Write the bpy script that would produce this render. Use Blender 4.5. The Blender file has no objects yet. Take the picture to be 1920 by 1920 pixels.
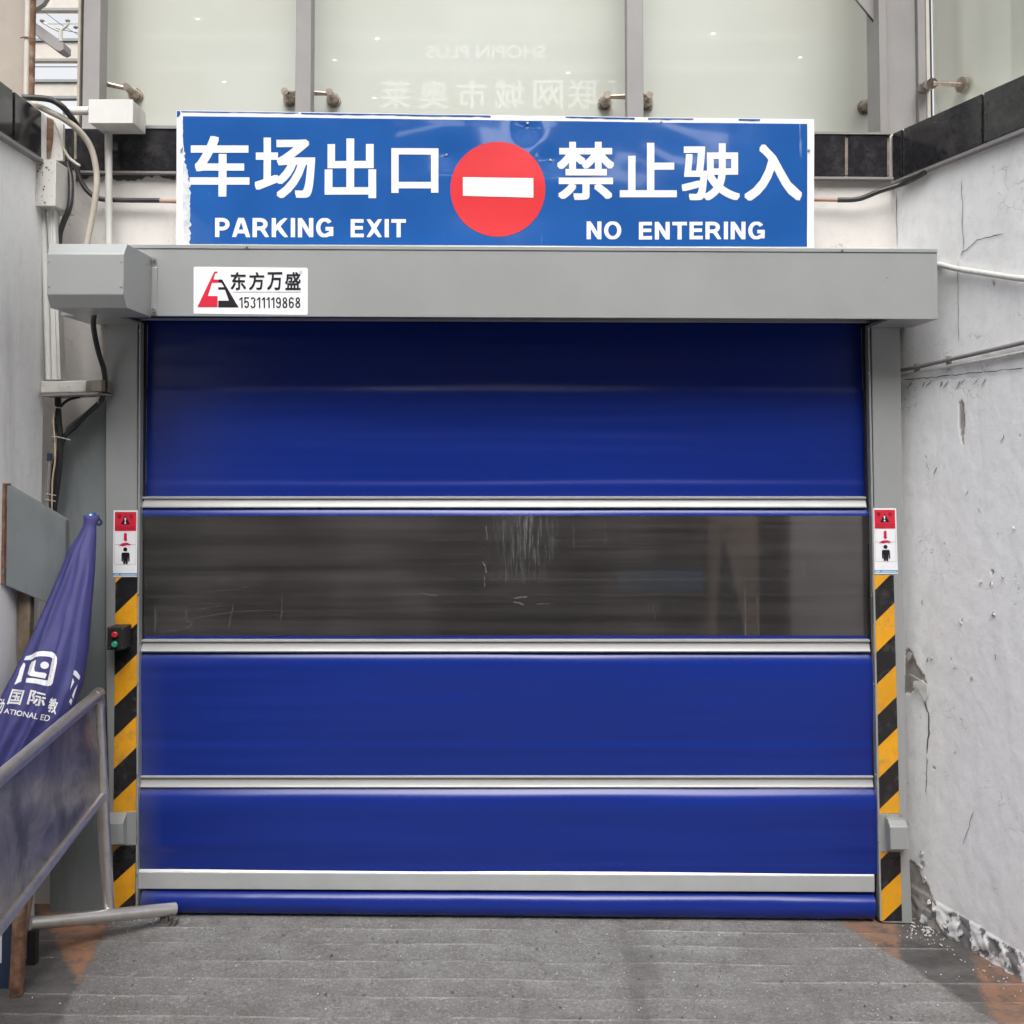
import bpy, bmesh, math, random
from mathutils import Vector, noise
from mathutils.bvhtree import BVHTree
random.seed(7)
SC = bpy.context.scene
COL = SC.collection

# ------------------------------------------------------------ camera
F, CX, CY, HOR = 2000.0, 960.0, 770.0, 850.0
H, D0 = 1.87, 4.4
TH = math.atan((HOR - CY) / F)
CAM = Vector((0, -D0, H))
cd = bpy.data.cameras.new('camera')
cam = bpy.data.objects.new('camera', cd)
COL.objects.link(cam)
cam.location = CAM
cam.rotation_euler = (math.pi / 2 + TH, 0, 0)
cd.sensor_width = 36
cd.lens = F / 1920 * 36
cd.shift_y = -(960 - CY) / 1920
cd.clip_end = 500
cd.clip_start = 0.05
SC.camera = cam

# ------------------------------------------------------------ light
SUN_EL, SUN_AZ = 52, 2          # elevation, degrees to the right of "behind the camera"
w = bpy.data.worlds.new('World')
SC.world = w
w.use_nodes = True
nt = w.node_tree
nt.nodes.clear()
wo = nt.nodes.new('ShaderNodeOutputWorld')
bg = nt.nodes.new('ShaderNodeBackground')
sky = nt.nodes.new('ShaderNodeTexSky')
sky.sky_type = 'NISHITA'
sky.sun_disc = False
sky.sun_elevation = math.radians(SUN_EL)
sky.sun_rotation = math.radians(180 - SUN_AZ)
sky.dust_density = 6
sky.air_density = 1.0
hs = nt.nodes.new('ShaderNodeHueSaturation')
hs.inputs['Saturation'].default_value = 0.12
nt.links.new(sky.outputs[0], hs.inputs['Color'])
nt.links.new(hs.outputs[0], bg.inputs[0])
bg.inputs[1].default_value = 0.15
nt.links.new(bg.outputs[0], wo.inputs[0])
sl = bpy.data.lights.new('sun', 'SUN')
sl.energy = 0.6
sl.angle = math.radians(50)
sl.color = (1.0, 0.985, 0.96)
so = bpy.data.objects.new('sun', sl)
COL.objects.link(so)
az, el = math.radians(SUN_AZ), math.radians(SUN_EL)
sd = Vector((math.sin(az) * math.cos(el), -math.cos(az) * math.cos(el), math.sin(el)))
so.rotation_euler = sd.to_track_quat('Z', 'Y').to_euler()
SC.view_settings.view_transform = 'Standard'
SC.view_settings.look = 'None'
SC.view_settings.gamma = 1
SC.view_settings.exposure = 0.96
SC.cycles.use_adaptive_sampling = True
SC.cycles.adaptive_threshold = 0.03
SC.cycles.max_bounces = 5
SC.cycles.diffuse_bounces = 3
SC.cycles.glossy_bounces = 3
SC.cycles.transparent_max_bounces = 6
SC.view_settings.use_curve_mapping = False

# ------------------------------------------------------------ geometry helpers
def ray(px, py):
    v = -(py - CY) / F
    return Vector(((px - CX) / F, math.cos(TH) - v * math.sin(TH), math.sin(TH) + v * math.cos(TH)))
def PY(px, py, Y=0.0):
    d = ray(px, py)
    return CAM + d * ((Y + D0) / d.y)
def PX(px, py, X):
    d = ray(px, py)
    return CAM + d * (X / d.x)
def PN(px, py, p0, n):
    d = ray(px, py)
    return CAM + d * ((p0 - CAM).dot(n) / d.dot(n))
GS, GX = 0.03, 0.009
G0 = -.022
def gz(x, y):
    return G0 + (-GS * y - GX * x if y < 0 else -GX * x)
def PG(px, py, up=0.0):
    n = Vector((GX, GS, 1.0))
    return PN(px, py, Vector((0, 0, up - .022)), n)

YB = 0.12                                        # back wall plane
RC = PY(1681, 600, YB)                           # corner of back wall and right wall
RD = Vector((0.33, -1, 0)).normalized()          # right wall runs towards the camera
RN = Vector((-RD.y * -1, 0, 0))
RN = Vector((RD.y, -RD.x, 0))                    # normal of right wall, towards the drive (-x,-y)
if RN.x > 0: RN = -RN
def PR(px, py, off=0.0):
    return PN(px, py, Vector((RC.x, RC.y, 0)) + RN * off, RN)
LX = -1.892                                      # left wall plane
def PL(px, py, off=0.0):
    return PX(px, py, LX + off)

def mesh(verts, faces, name='m', smooth=False):
    me = bpy.data.meshes.new(name)
    me.from_pydata([tuple(v) for v in verts], [], faces)
    me.validate()
    bm = bmesh.new(); bm.from_mesh(me)
    bmesh.ops.recalc_face_normals(bm, faces=bm.faces)
    bm.to_mesh(me); bm.free()
    if smooth:
        for p in me.polygons: p.use_smooth = True
    return me

def link(name, me, m=None, parent=None):
    o = bpy.data.objects.new(name, me)
    COL.objects.link(o)
    if m is not None and me is not None:
        me.materials.clear(); me.materials.append(m)
    if parent is not None:
        o.parent = parent
        if parent.get('_loc'):
            pass
        o.matrix_parent_inverse = Vector_inv(parent)
    return o
from mathutils import Matrix
def Vector_inv(p):
    return Matrix.Translation(p.location).inverted() if p.parent is None else Matrix.Identity(4)

def tag(o, label=None, cat=None, group=None, kind=None):
    if label: o['label'] = label
    if cat: o['category'] = cat
    if group: o['group'] = group
    if kind: o['kind'] = kind
    return o
def thing(name, label, cat, loc=(0, 0, 0), group=None):
    o = bpy.data.objects.new(name, None)
    COL.objects.link(o)
    o.empty_display_size = 0.1
    o.location = loc
    return tag(o, label, cat, group)

class MB:
    def __init__(s): s.v = []; s.f = []
    def add(s, vs, fs):
        b = len(s.v); s.v += [Vector(v) for v in vs]; s.f += [tuple(i + b for i in f) for f in fs]; return s
    def box(s, a, b):
        x0, y0, z0 = a; x1, y1, z1 = b
        return s.add([(x0,y0,z0),(x1,y0,z0),(x1,y1,z0),(x0,y1,z0),(x0,y0,z1),(x1,y0,z1),(x1,y1,z1),(x0,y1,z1)],
                     [(0,3,2,1),(4,5,6,7),(0,1,5,4),(1,2,6,5),(2,3,7,6),(3,0,4,7)])
    def prism(s, pts, ext):
        n = len(pts); ext = Vector(ext)
        vs = [Vector(p) for p in pts] + [Vector(p) + ext for p in pts]
        fs = [tuple(range(n)), tuple(range(2*n-1, n-1, -1))] + [(i, (i+1) % n, (i+1) % n + n, i + n) for i in range(n)]
        return s.add(vs, fs)
    def tube(s, pts, r, n=12, smoothpath=True, caps=True, closed=False):
        pts = [Vector(p) for p in pts]
        rr = r if isinstance(r, (list, tuple)) else [r] * len(pts)
        if smoothpath and len(pts) > 2:
            P = [pts[0]] + pts + [pts[-1]]; R = [rr[0]] + list(rr) + [rr[-1]]
            out = []; ro = []
            for i in range(1, len(P) - 2):
                for k in range(6):
                    t = k / 6
                    a, b, c, d = P[i-1], P[i], P[i+1], P[i+2]
                    out.append(0.5 * ((2*b) + (c-a)*t + (2*a-5*b+4*c-d)*t*t + (3*b-a-3*c+d)*t**3))
                    ro.append(R[i] * (1-t) + R[i+1] * t)
            out.append(pts[-1]); ro.append(rr[-1])
            pts, rr = out, ro
        base = len(s.v)
        up = None
        for i, p in enumerate(pts):
            t = (pts[min(i+1, len(pts)-1)] - pts[max(i-1, 0)]).normalized()
            if up is None:
                up = Vector((0, 0, 1)) if abs(t.z) < .9 else Vector((0, 1, 0))
            u = t.cross(up).normalized(); v2 = u.cross(t).normalized(); up = v2
            for k in range(n):
                a = 2 * math.pi * k / n
                s.v.append(p + (u * math.cos(a) + v2 * math.sin(a)) * rr[i])
        m = len(pts)
        for i in range(m - 1):
            for k in range(n):
                s.f.append((base+i*n+k, base+i*n+(k+1) % n, base+(i+1)*n+(k+1) % n, base+(i+1)*n+k))
        if caps:
            s.f.append(tuple(base+k for k in range(n-1, -1, -1)))
            s.f.append(tuple(base+(m-1)*n+k for k in range(n)))
        return s
    def build(s, name, m, parent=None, smooth=False, bevel=0, auto=False):
        me = mesh(s.v, s.f, name, smooth)
        if auto:
            bm = bmesh.new(); bm.from_mesh(me)
            for e in bm.edges:
                if len(e.link_faces) == 2 and e.calc_face_angle(0) > math.radians(40): e.smooth = False
            for f in bm.faces: f.smooth = True
            bm.to_mesh(me); bm.free()
        o = link(name, me, m, parent)
        if bevel:
            b = o.modifiers.new('bevel', 'BEVEL'); b.width = bevel; b.segments = 2; b.limit_method = 'ANGLE'
            b.angle_limit = math.radians(35)
        return o

def rect_px(x0, y0, x1, y1): return [(x0, y0), (x1, y0), (x1, y1), (x0, y1)]
def slab(name, poly, Y, depth, m, parent=None, bevel=0, fn=None):
    """outline in photo pixels at plane Y, extruded backwards by a real depth"""
    pts = [PY(x, y, Y) for x, y in poly]
    return MB().prism(pts, (0, depth, 0)).build(name, m, parent, bevel=bevel)
def grid(fn, us, vs, name='grid', smooth=True):
    """fn(u,v)->Vector ; returns a mesh"""
    V = [fn(u, v) for v in vs for u in us]
    n = len(us)
    Fc = [(j*n+i, j*n+i+1, (j+1)*n+i+1, (j+1)*n+i) for j in range(len(vs)-1) for i in range(n-1)]
    me = bpy.data.meshes.new(name)
    me.from_pydata([tuple(v) for v in V], [], Fc)
    if smooth:
        for p in me.polygons: p.use_smooth = True
    return me
def lin(a, b, n): return [a + (b - a) * i / (n - 1) for i in range(n)]
def interp(tab, x):
    for (x0, *a), (x1, *b) in zip(tab, tab[1:]):
        if x <= x1:
            t = (x - x0) / (x1 - x0)
            return [p + (q - p) * t for p, q in zip(a, b)]
    return list(tab[-1][1:])

def cyl_between(a, b, r, n=16): return MB().tube([a, b], r, n, smoothpath=False)

# ------------------------------------------------------------ materials
def new_mat(name):
    m = bpy.data.materials.new(name); m.use_nodes = True
    n = m.node_tree; b = n.nodes['Principled BSDF']
    return m, n, b
def N(nt, t, **kw):
    n = nt.nodes.new(t)
    for k, v in kw.items():
        if k.startswith('i_'):
            n.inputs[int(k[2:])].default_value = v
        else: setattr(n, k, v)
    return n
def noise_n(nt, co, scale, detail=6, rough=0.6, sc=(1, 1, 1), dist=0.0):
    mp = nt.nodes.new('ShaderNodeMapping'); mp.inputs['Scale'].default_value = sc
    nt.links.new(co, mp.inputs['Vector'])
    x = nt.nodes.new('ShaderNodeTexNoise'); x.inputs['Scale'].default_value = scale
    x.inputs['Detail'].default_value = min(detail, 5); x.inputs['Roughness'].default_value = rough
    x.inputs['Distortion'].default_value = dist
    nt.links.new(mp.outputs[0], x.inputs['Vector'])
    return x.outputs['Fac']
def ramp(nt, fac, stops):
    r = nt.nodes.new('ShaderNodeValToRGB')
    e = r.color_ramp.elements
    while len(e) < len(stops): e.new(0.5)
    for q, (p, c) in zip(e, stops):
        q.position = p; q.color = (c, c, c, 1) if not hasattr(c, '__len__') else (*c, 1)
    nt.links.new(fac, r.inputs[0])
    return r.outputs[0]
def mixc(nt, fac, a, b, mode='MIX'):
    m = nt.nodes.new('ShaderNodeMix'); m.data_type = 'RGBA'; m.blend_type = mode
    def s(sock, v):
        if isinstance(v, bpy.types.NodeSocket): nt.links.new(v, sock)
        elif hasattr(v, '__len__'): sock.default_value = (*v, 1)
        else: sock.default_value = v
    s(m.inputs[0], fac); s(m.inputs[6], a); s(m.inputs[7], b)
    return m.outputs[2]
def math_n(nt, op, a, b=None, clamp=False):
    m = nt.nodes.new('ShaderNodeMath'); m.operation = op; m.use_clamp = clamp
    for i, v in enumerate((a, b)):
        if v is None: continue
        if isinstance(v, bpy.types.NodeSocket): nt.links.new(v, m.inputs[i])
        else: m.inputs[i].default_value = v
    return m.outputs[0]
def bump(nt, b, h, strength=0.3, dist=0.01):
    x = nt.nodes.new('ShaderNodeBump'); x.inputs['Strength'].default_value = strength
    x.inputs['Distance'].default_value = dist
    nt.links.new(h, x.inputs['Height']); nt.links.new(x.outputs[0], b.inputs['Normal'])
def coords(nt): 
    g = nt.nodes.new('ShaderNodeNewGeometry')
    return g.outputs['Position']

def mat(name, col, rough=0.5, metal=0.0, var=0.12, scale=4.0, dirt=None, damt=0.35, dscale=3.0, bmp=0.0, bscale=60, spec=0.5, streak=False, coat=0.0):
    m, n, b = new_mat(name)
    co = coords(n)
    f = noise_n(n, co, scale, 8, 0.65)
    dark = tuple(c * (1 - var * 1.6) for c in col); light = tuple(min(1, c * (1 + var)) for c in col)
    c = mixc(n, ramp(n, f, [(0.3, 0.0), (0.7, 1.0)]), dark, light)
    if dirt:
        f2 = noise_n(n, co, dscale, 10, 0.7, (1, 1, .25) if streak else (1, 1, 1), .3)
        c = mixc(n, math_n(n, 'MULTIPLY', ramp(n, f2, [(0.52, 0.0), (0.72, 1.0)]), damt), c, dirt)
    n.links.new(c, b.inputs['Base Color'])
    rv = noise_n(n, co, scale * 3, 5)
    n.links.new(math_n(n, 'ADD', math_n(n, 'MULTIPLY', math_n(n, 'SUBTRACT', rv, .5), .25), rough, True), b.inputs['Roughness'])
    b.inputs['Metallic'].default_value = metal
    b.inputs['Specular IOR Level'].default_value = spec
    b.inputs['Coat Weight'].default_value = coat
    b.inputs['Coat Roughness'].default_value = 0.08
    if bmp: bump(n, b, noise_n(n, co, bscale, 6), bmp, 0.004)
    return m

def plaster(name, col, crack=True, attrs=False, stain=(0.45, 0.41, 0.36), samt=0.5):
    m, n, b = new_mat(name)
    co = coords(n)
    big = noise_n(n, co, 1.3, 8, .6, (1, 1, .35))
    c = mixc(n, ramp(n, big, [(.35, 0.), (.65, 1.)]), tuple(x * .90 for x in col), col)
    st = noise_n(n, co, 7, 10, .75, (1, 1, .18), .4)
    c = mixc(n, math_n(n, 'MULTIPLY', ramp(n, st, [(.5, 0.), (.75, 1.)]), samt), c, stain)
    mott = noise_n(n, co, 22, 8, .7)
    c = mixc(n, math_n(n, 'MULTIPLY', ramp(n, mott, [(.5, 0.), (.7, 1.)]), .16), c, (.45, .43, .41))
    sp = noise_n(n, co, 110, 3, .5)
    c = mixc(n, ramp(n, sp, [(.76, 0.), (.785, .7)]), c, (.10, .09, .085))
    hgt = math_n(n, 'ADD', math_n(n, 'MULTIPLY', mott, .6), math_n(n, 'MULTIPLY', noise_n(n, co, 140, 4), .25))
    if crack:
        wv = n.nodes.new('ShaderNodeTexVoronoi'); wv.feature = 'DISTANCE_TO_EDGE'; wv.inputs['Scale'].default_value = 7
        mp = n.nodes.new('ShaderNodeVectorMath'); mp.operation = 'ADD'
        nx = n.nodes.new('ShaderNodeTexNoise'); nx.inputs['Scale'].default_value = 9; nx.inputs['Detail'].default_value = 6
        n.links.new(co, nx.inputs['Vector'])
        s = n.nodes.new('ShaderNodeVectorMath'); s.operation = 'SCALE'; s.inputs['Scale'].default_value = .25
        n.links.new(nx.outputs['Color'], s.inputs[0]); n.links.new(co, mp.inputs[0]); n.links.new(s.outputs[0], mp.inputs[1])
        n.links.new(mp.outputs[0], wv.inputs['Vector'])
        line = ramp(n, wv.outputs['Distance'], [(0.0, 1.), (.012, 0.)])
        mask = ramp(n, noise_n(n, co, 2.6, 3), [(.56, 0.), (.62, 1.)])
        cr = math_n(n, 'MULTIPLY', line, mask)
        c = mixc(n, math_n(n, 'MULTIPLY', cr, .55), c, (.16, .14, .13))
        hgt = math_n(n, 'SUBTRACT', hgt, math_n(n, 'MULTIPLY', cr, .8))
    if attrs:
        a = n.nodes.new('ShaderNodeAttribute'); a.attribute_name = 'plinth'
        gcol = mixc(n, mott, (.16, .165, .17), (.27, .275, .28))
        c = mixc(n, a.outputs['Fac'], c, gcol)
        a = n.nodes.new('ShaderNodeAttribute'); a.attribute_name = 'peel'
        pcol = mixc(n, ramp(n, mott, [(.3, 0.), (.7, 1.)]), (.28, .25, .225), (.44, .41, .38))
        c = mixc(n, a.outputs['Fac'], c, pcol)
    n.links.new(c, b.inputs['Base Color'])
    b.inputs['Roughness'].default_value = .75
    b.inputs['Specular IOR Level'].default_value = .25
    bump(n, b, hgt, .45, .006)
    return m

M = {}
M['paint_grey'] = mat('grey_painted_steel', (.345, .355, .351), .32, metal=.22, var=.05, scale=1.1, dirt=(.29, .28, .265), damt=.22, dscale=3, spec=.5)
M['paint_dark'] = mat('dark_grey_painted_steel', (.21, .23, .235), .42, var=.08, scale=2, dirt=(.10, .095, .09), damt=.5, dscale=4, streak=True)
M['alu'] = mat('satin_aluminium', (.35, .35, .345), .42, metal=.2, var=.03, scale=3)
M['alu_bar'] = mat('matt_aluminium_bar', (.50, .51, .51), .5, metal=.4, var=.04, scale=6)
M['screw'] = mat('zinc_screw', (.7, .7, .68), .3, metal=1)
M['black'] = mat('black_rubber', (.018, .018, .018), .5, var=.1)
M['seal'] = mat('black_brush_seal', (.008, .008, .009), .9, var=.1)
M['cable'] = mat('black_cable', (.022, .021, .021), .42, var=.2, dirt=(.12, .10, .09), damt=.4)
M['hose'] = mat('beige_hose', (.50, .45, .38), .5, dirt=(.30, .24, .18), damt=.4)
M['white_pvc'] = mat('white_painted_conduit', (.66, .65, .62), .45, var=.06, dirt=(.36, .31, .26), damt=.55, dscale=9, streak=True)
M['box_paint'] = mat('chipped_white_box_paint', (.62, .60, .565), .5, var=.06, dirt=(.25, .19, .14), damt=.6, dscale=14)
M['beige'] = mat('beige_painted_steel', (.50, .46, .41), .55, var=.08, dirt=(.33, .29, .24), damt=.4, streak=True)
M['brown'] = mat('brown_grey_painted_steel', (.33, .29, .245), .6, var=.08, dirt=(.22, .17, .13), damt=.4, streak=True)
M['post'] = mat('weathered_grey_steel_post', (.25, .238, .233), .5, var=.07, dirt=(.22, .20, .185), damt=.5, dscale=3, streak=True, bmp=.08, bscale=20)
M['rust'] = mat('rusty_steel', (.20, .105, .06), .8, var=.4, scale=25, dirt=(.36, .32, .28), damt=.8, dscale=11, bmp=.8, bscale=90)
M['copper'] = mat('brown_copper_pipe', (.42, .26, .19), .5, var=.1)
M['granite'] = mat('black_polished_granite', (.022, .021, .024), .12, var=.25, scale=40, dirt=(.16, .155, .15), damt=.25, dscale=9, spec=.5)
M['joint'] = mat('stained_tile_joint', (.24, .20, .165), .8, var=.2, scale=20, dirt=(.45, .43, .4), damt=.5, dscale=30)
M['fitting'] = mat('tarnished_steel_fitting', (.37, .31, .26), .3, metal=.8, var=.2, scale=20)
M['back_plaster'] = plaster('pinkish_white_plaster', (.70, .665, .635), stain=(.62, .57, .50), samt=.35)
M['wall_right'] = plaster('peeling_white_plaster', (.92, .92, .925), attrs=True, stain=(.70, .69, .68), samt=.6)
M['wall_left'] = plaster('grey_white_plaster', (.86, .86, .85), crack=False, stain=(.48, .47, .45), samt=.45)
M['flake'] = mat('loose_white_paint_flake', (.60, .59, .57), .7, var=.08)
M['crack'] = mat('dark_crack', (.11, .10, .095), .9)
M['stainless'] = mat('scuffed_stainless_tube', (.62, .59, .56), .36, metal=.85, var=.06, scale=9, dirt=(.33, .28, .24), damt=.4, dscale=16)
M['foot'] = mat('dirty_foot_bracket', (.16, .145, .13), .5, metal=.3, var=.2)
M['wood'] = mat('weathered_brown_post', (.18, .13, .085), .7, var=.3, scale=10, dirt=(.40, .34, .26), damt=.5, dscale=9, streak=True)
M['navy'] = mat('dark_navy_board', (.02, .035, .07), .5)
M['tie'] = mat('pale_cable_tie', (.55, .50, .44), .5)
M['wire'] = mat('cream_wire', (.62, .49, .33), .5)
M['sign_white'] = mat('white_sign_film', (.76, .76, .77), .22, var=.03, scale=5, dirt=(.5, .5, .5), damt=.25, dscale=14)
M['sign_back'] = mat('torn_sign_edge', (.62, .64, .67), .5, var=.15, scale=25, dirt=(.25, .32, .48), damt=.6, dscale=22)
M['sign_red'] = mat('red_sign_film', (.66, .042, .05), .2, var=.05, scale=4)
M['print_black'] = mat('black_print', (.012, .010, .016), .35, var=.05)
M['print_red'] = mat('red_print', (.62, .018, .045), .35, var=.03)
M['print_white'] = mat('white_print', (.80, .80, .82), .3, var=.02)
M['print_pink'] = mat('crimson_print', (.55, .01, .07), .35, var=.03)
M['print_blue'] = mat('light_blue_print', (.06, .30, .55), .35, var=.03)
M['print_dark_red'] = mat('dark_red_print', (.30, .008, .02), .4, var=.03)
M['print_line'] = mat('grey_print_line', (.35, .35, .36), .4, var=.03)
M['yellow'] = mat('yellow_reflective_tape', (.74, .34, .016), .3, var=.10, scale=5, dirt=(.30, .19, .08), damt=.5, dscale=16)
M['tape_black'] = mat('black_reflective_tape', (.018, .017, .018), .26, var=.2, scale=3, dirt=(.09, .085, .08), damt=.5, dscale=18)
M['btn_red'] = mat('red_button', (.55, .02, .03), .35, var=.05)
M['btn_green'] = mat('green_button', (.02, .30, .17), .35, var=.05)
M['concrete_in'] = mat('garage_concrete', (.30, .29, .27), .8)
M['tan_in'] = mat('tan_painted_pillar', (.42, .34, .28), .7)
M['facade'] = mat('grey_stone_facade', (.15, .145, .135), .7, var=.15, scale=.8)
M['dark_glass'] = mat('dark_window_glass', (.03, .035, .04), .08)
M['warm_panel'] = mat('warm_cream_panel', (.8, .68, .55), .6)
M['roof_sheet'] = mat('white_roof_sheet', (.75, .75, .75), .6)

# blue coated fabric of the door
def fabric():
    m, n, b = new_mat('blue_coated_fabric')
    co = coords(n)
    f = noise_n(n, co, 1.6, 1, .5, (.35, 1, 1.6))
    c = mixc(n, ramp(n, f, [(.1, 0.), (.9, 1.)]), (.0055, .018, .165), (.0075, .027, .235))
    sep = n.nodes.new('ShaderNodeSeparateXYZ'); n.links.new(co, sep.inputs[0])
    edge = math_n(n, 'DIVIDE', math_n(n, 'ADD', sep.outputs[0], 1.52), .10)      # dirt rubbed onto the left edge
    em = math_n(n, 'SUBTRACT', 1, edge, True)
    low = ramp(n, math_n(n, 'DIVIDE', sep.outputs[2], 1.6), [(0.0, 1.), (.8, .15)])
    d = noise_n(n, co, 6, 8, .7, (1, 1, .3))
    em = math_n(n, 'MULTIPLY', math_n(n, 'MULTIPLY', em, low), ramp(n, d, [(.25, .2), (.6, 1.)]))
    c = mixc(n, math_n(n, 'MULTIPLY', em, .55), c, (.10, .10, .09))
    n.links.new(c, b.inputs['Base Color'])
    b.inputs['Roughness'].default_value = .27
    b.inputs['Specular IOR Level'].default_value = .36
    b.inputs['Coat Weight'].default_value = .06; b.inputs['Coat Roughness'].default_value = .14; b.inputs['Coat IOR'].default_value = 1.75
    bump(n, b, noise_n(n, co, 3, 2, .5, (.25, 1, 2.2)), .10, .012)
    return m
M['fabric'] = fabric()

def pane_mat():
    m, n, b = new_mat('smoky_clear_pvc')
    co = coords(n)
    out = n.nodes['Material Output']
    tr = n.nodes.new('ShaderNodeBsdfRefraction'); tr.inputs['Color'].default_value = (.52, .50, .50, 1); tr.inputs['IOR'].default_value = 1.02; tr.inputs['Roughness'].default_value = .55
    streak_h = noise_n(n, co, 9, 8, .65, (.06, 1, 3.0))
    hz = mixc(n, ramp(n, streak_h, [(.35, 0.), (.7, 1.)]), (.048, .043, .042), (.098, .091, .089))
    hz = mixc(n, ramp(n, noise_n(n, co, 1.3, 3, .6, (1, 1, 1)), [(.40, .55), (.60, 0.)]), hz, (.018, .016, .017))
    scr = noise_n(n, co, 60, 4, .7, (1.0, 1, .05))
    msk = ramp(n, noise_n(n, co, 2.2, 4), [(.52, 0.), (.66, 1.)])
    hz = mixc(n, math_n(n, 'MULTIPLY', math_n(n, 'MULTIPLY', ramp(n, scr, [(.63, 0.), (.74, 1.)]), msk), .35), hz, (.5, .5, .5))
    sx = n.nodes.new('ShaderNodeSeparateXYZ'); n.links.new(co, sx.inputs[0])
    gx = math_n(n, 'SUBTRACT', 1, math_n(n, 'MULTIPLY', math_n(n, 'ABSOLUTE', math_n(n, 'SUBTRACT', sx.outputs[0], .045)), 6.0), True)
    gz_ = math_n(n, 'MULTIPLY', math_n(n, 'SUBTRACT', sx.outputs[2], 1.30), 6.0, True)
    sv = noise_n(n, co, 120, 4, .75, (1.0, 1, .03))
    hz = mixc(n, math_n(n, 'MULTIPLY', math_n(n, 'MULTIPLY', math_n(n, 'MULTIPLY', gx, gz_), ramp(n, sv, [(.50, 0.), (.66, 1.)])), .55), hz, (.40, .40, .41))
    n.links.new(hz, b.inputs['Base Color'])
    b.inputs['Roughness'].default_value = .09
    b.inputs['Specular IOR Level'].default_value = .5
    bump(n, b, streak_h, .25, .006)
    mx = n.nodes.new('ShaderNodeMixShader'); mx.inputs[0].default_value = .70
    n.links.new(tr.outputs[0], mx.inputs[1]); n.links.new(b.outputs[0], mx.inputs[2])
    n.links.new(mx.outputs[0], out.inputs['Surface'])
    return m
M['pane'] = pane_mat()

def glass_mat():
    m, n, b = new_mat('frosted_green_glass')
    co = coords(n)
    f = noise_n(n, co, .9, 4, .5, (1, 1, 1))
    c = mixc(n, ramp(n, f, [(.35, 0.), (.7, 1.)]), (.43, .435, .378), (.48, .505, .46))
    n.links.new(c, b.inputs['Base Color'])
    b.inputs['Roughness'].default_value = .55
    b.inputs['Coat Weight'].default_value = 1.0
    b.inputs['Coat Roughness'].default_value = .0
    b.inputs['Coat IOR'].default_value = 1.85
    return m
M['glass'] = glass_mat()

def sign_blue():
    m, n, b = new_mat('blue_sign_film')
    co = coords(n)
    f = noise_n(n, co, 3, 8, .6)
    c = mixc(n, ramp(n, f, [(.3, 0.), (.7, 1.)]), (.011, .080, .30), (.016, .102, .36))
    s = noise_n(n, co, 50, 3, .6, (1, 1, .06))
    k = ramp(n, noise_n(n, co, 1.7, 2), [(.56, 0.), (.64, 1.)])
    c = mixc(n, math_n(n, 'MULTIPLY', math_n(n, 'MULTIPLY', ramp(n, s, [(.68, 0.), (.74, 1.)]), k), .5), c, (.6, .65, .75))
    n.links.new(c, b.inputs['Base Color'])
    b.inputs['Roughness'].default_value = .13
    b.inputs['Specular IOR Level'].default_value = .6
    b.inputs['Coat Weight'].default_value = .8; b.inputs['Coat Roughness'].default_value = .05; b.inputs['Coat IOR'].default_value = 1.6
    bump(n, b, noise_n(n, co, 2.3, 2, .4), .35, .03)
    return m
M['sign_blue'] = sign_blue()

def parasol_mat():
    m, n, b = new_mat('faded_violet_canvas')
    co = coords(n)
    f = noise_n(n, co, 5, 7, .6)
    c = mixc(n, ramp(n, f, [(.3, 0.), (.7, 1.)]), (.030, .033, .145), (.054, .050, .19))
    n.links.new(c, b.inputs['Base Color'])
    b.inputs['Roughness'].default_value = .65
    bump(n, b, math_n(n, 'ADD', noise_n(n, co, 14, 5, .6, (1, 1, .25)), math_n(n, 'MULTIPLY', noise_n(n, co, 500, 2), .05)), .35, .01)
    return m
M['canvas'] = parasol_mat()

def plate_mat():
    m, n, b = new_mat('filmed_barrier_plate')
    co = coords(n)
    f = noise_n(n, co, 3.5, 8, .65, (1, 1, 1), .6)
    c = mixc(n, ramp(n, f, [(.38, 0.), (.62, 1.)]), (.24, .225, .20), (.56, .51, .44))
    n.links.new(c, b.inputs['Base Color'])
    b.inputs['Metallic'].default_value = .7
    n.links.new(ramp(n, noise_n(n, co, 6, 5), [(.3, .28), (.7, .45)]), b.inputs['Roughness'])
    bump(n, b, noise_n(n, co, 4, 4, .55, (1, 1, 1), .8), .5, .02)
    return m
M['plate'] = plate_mat()

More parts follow.
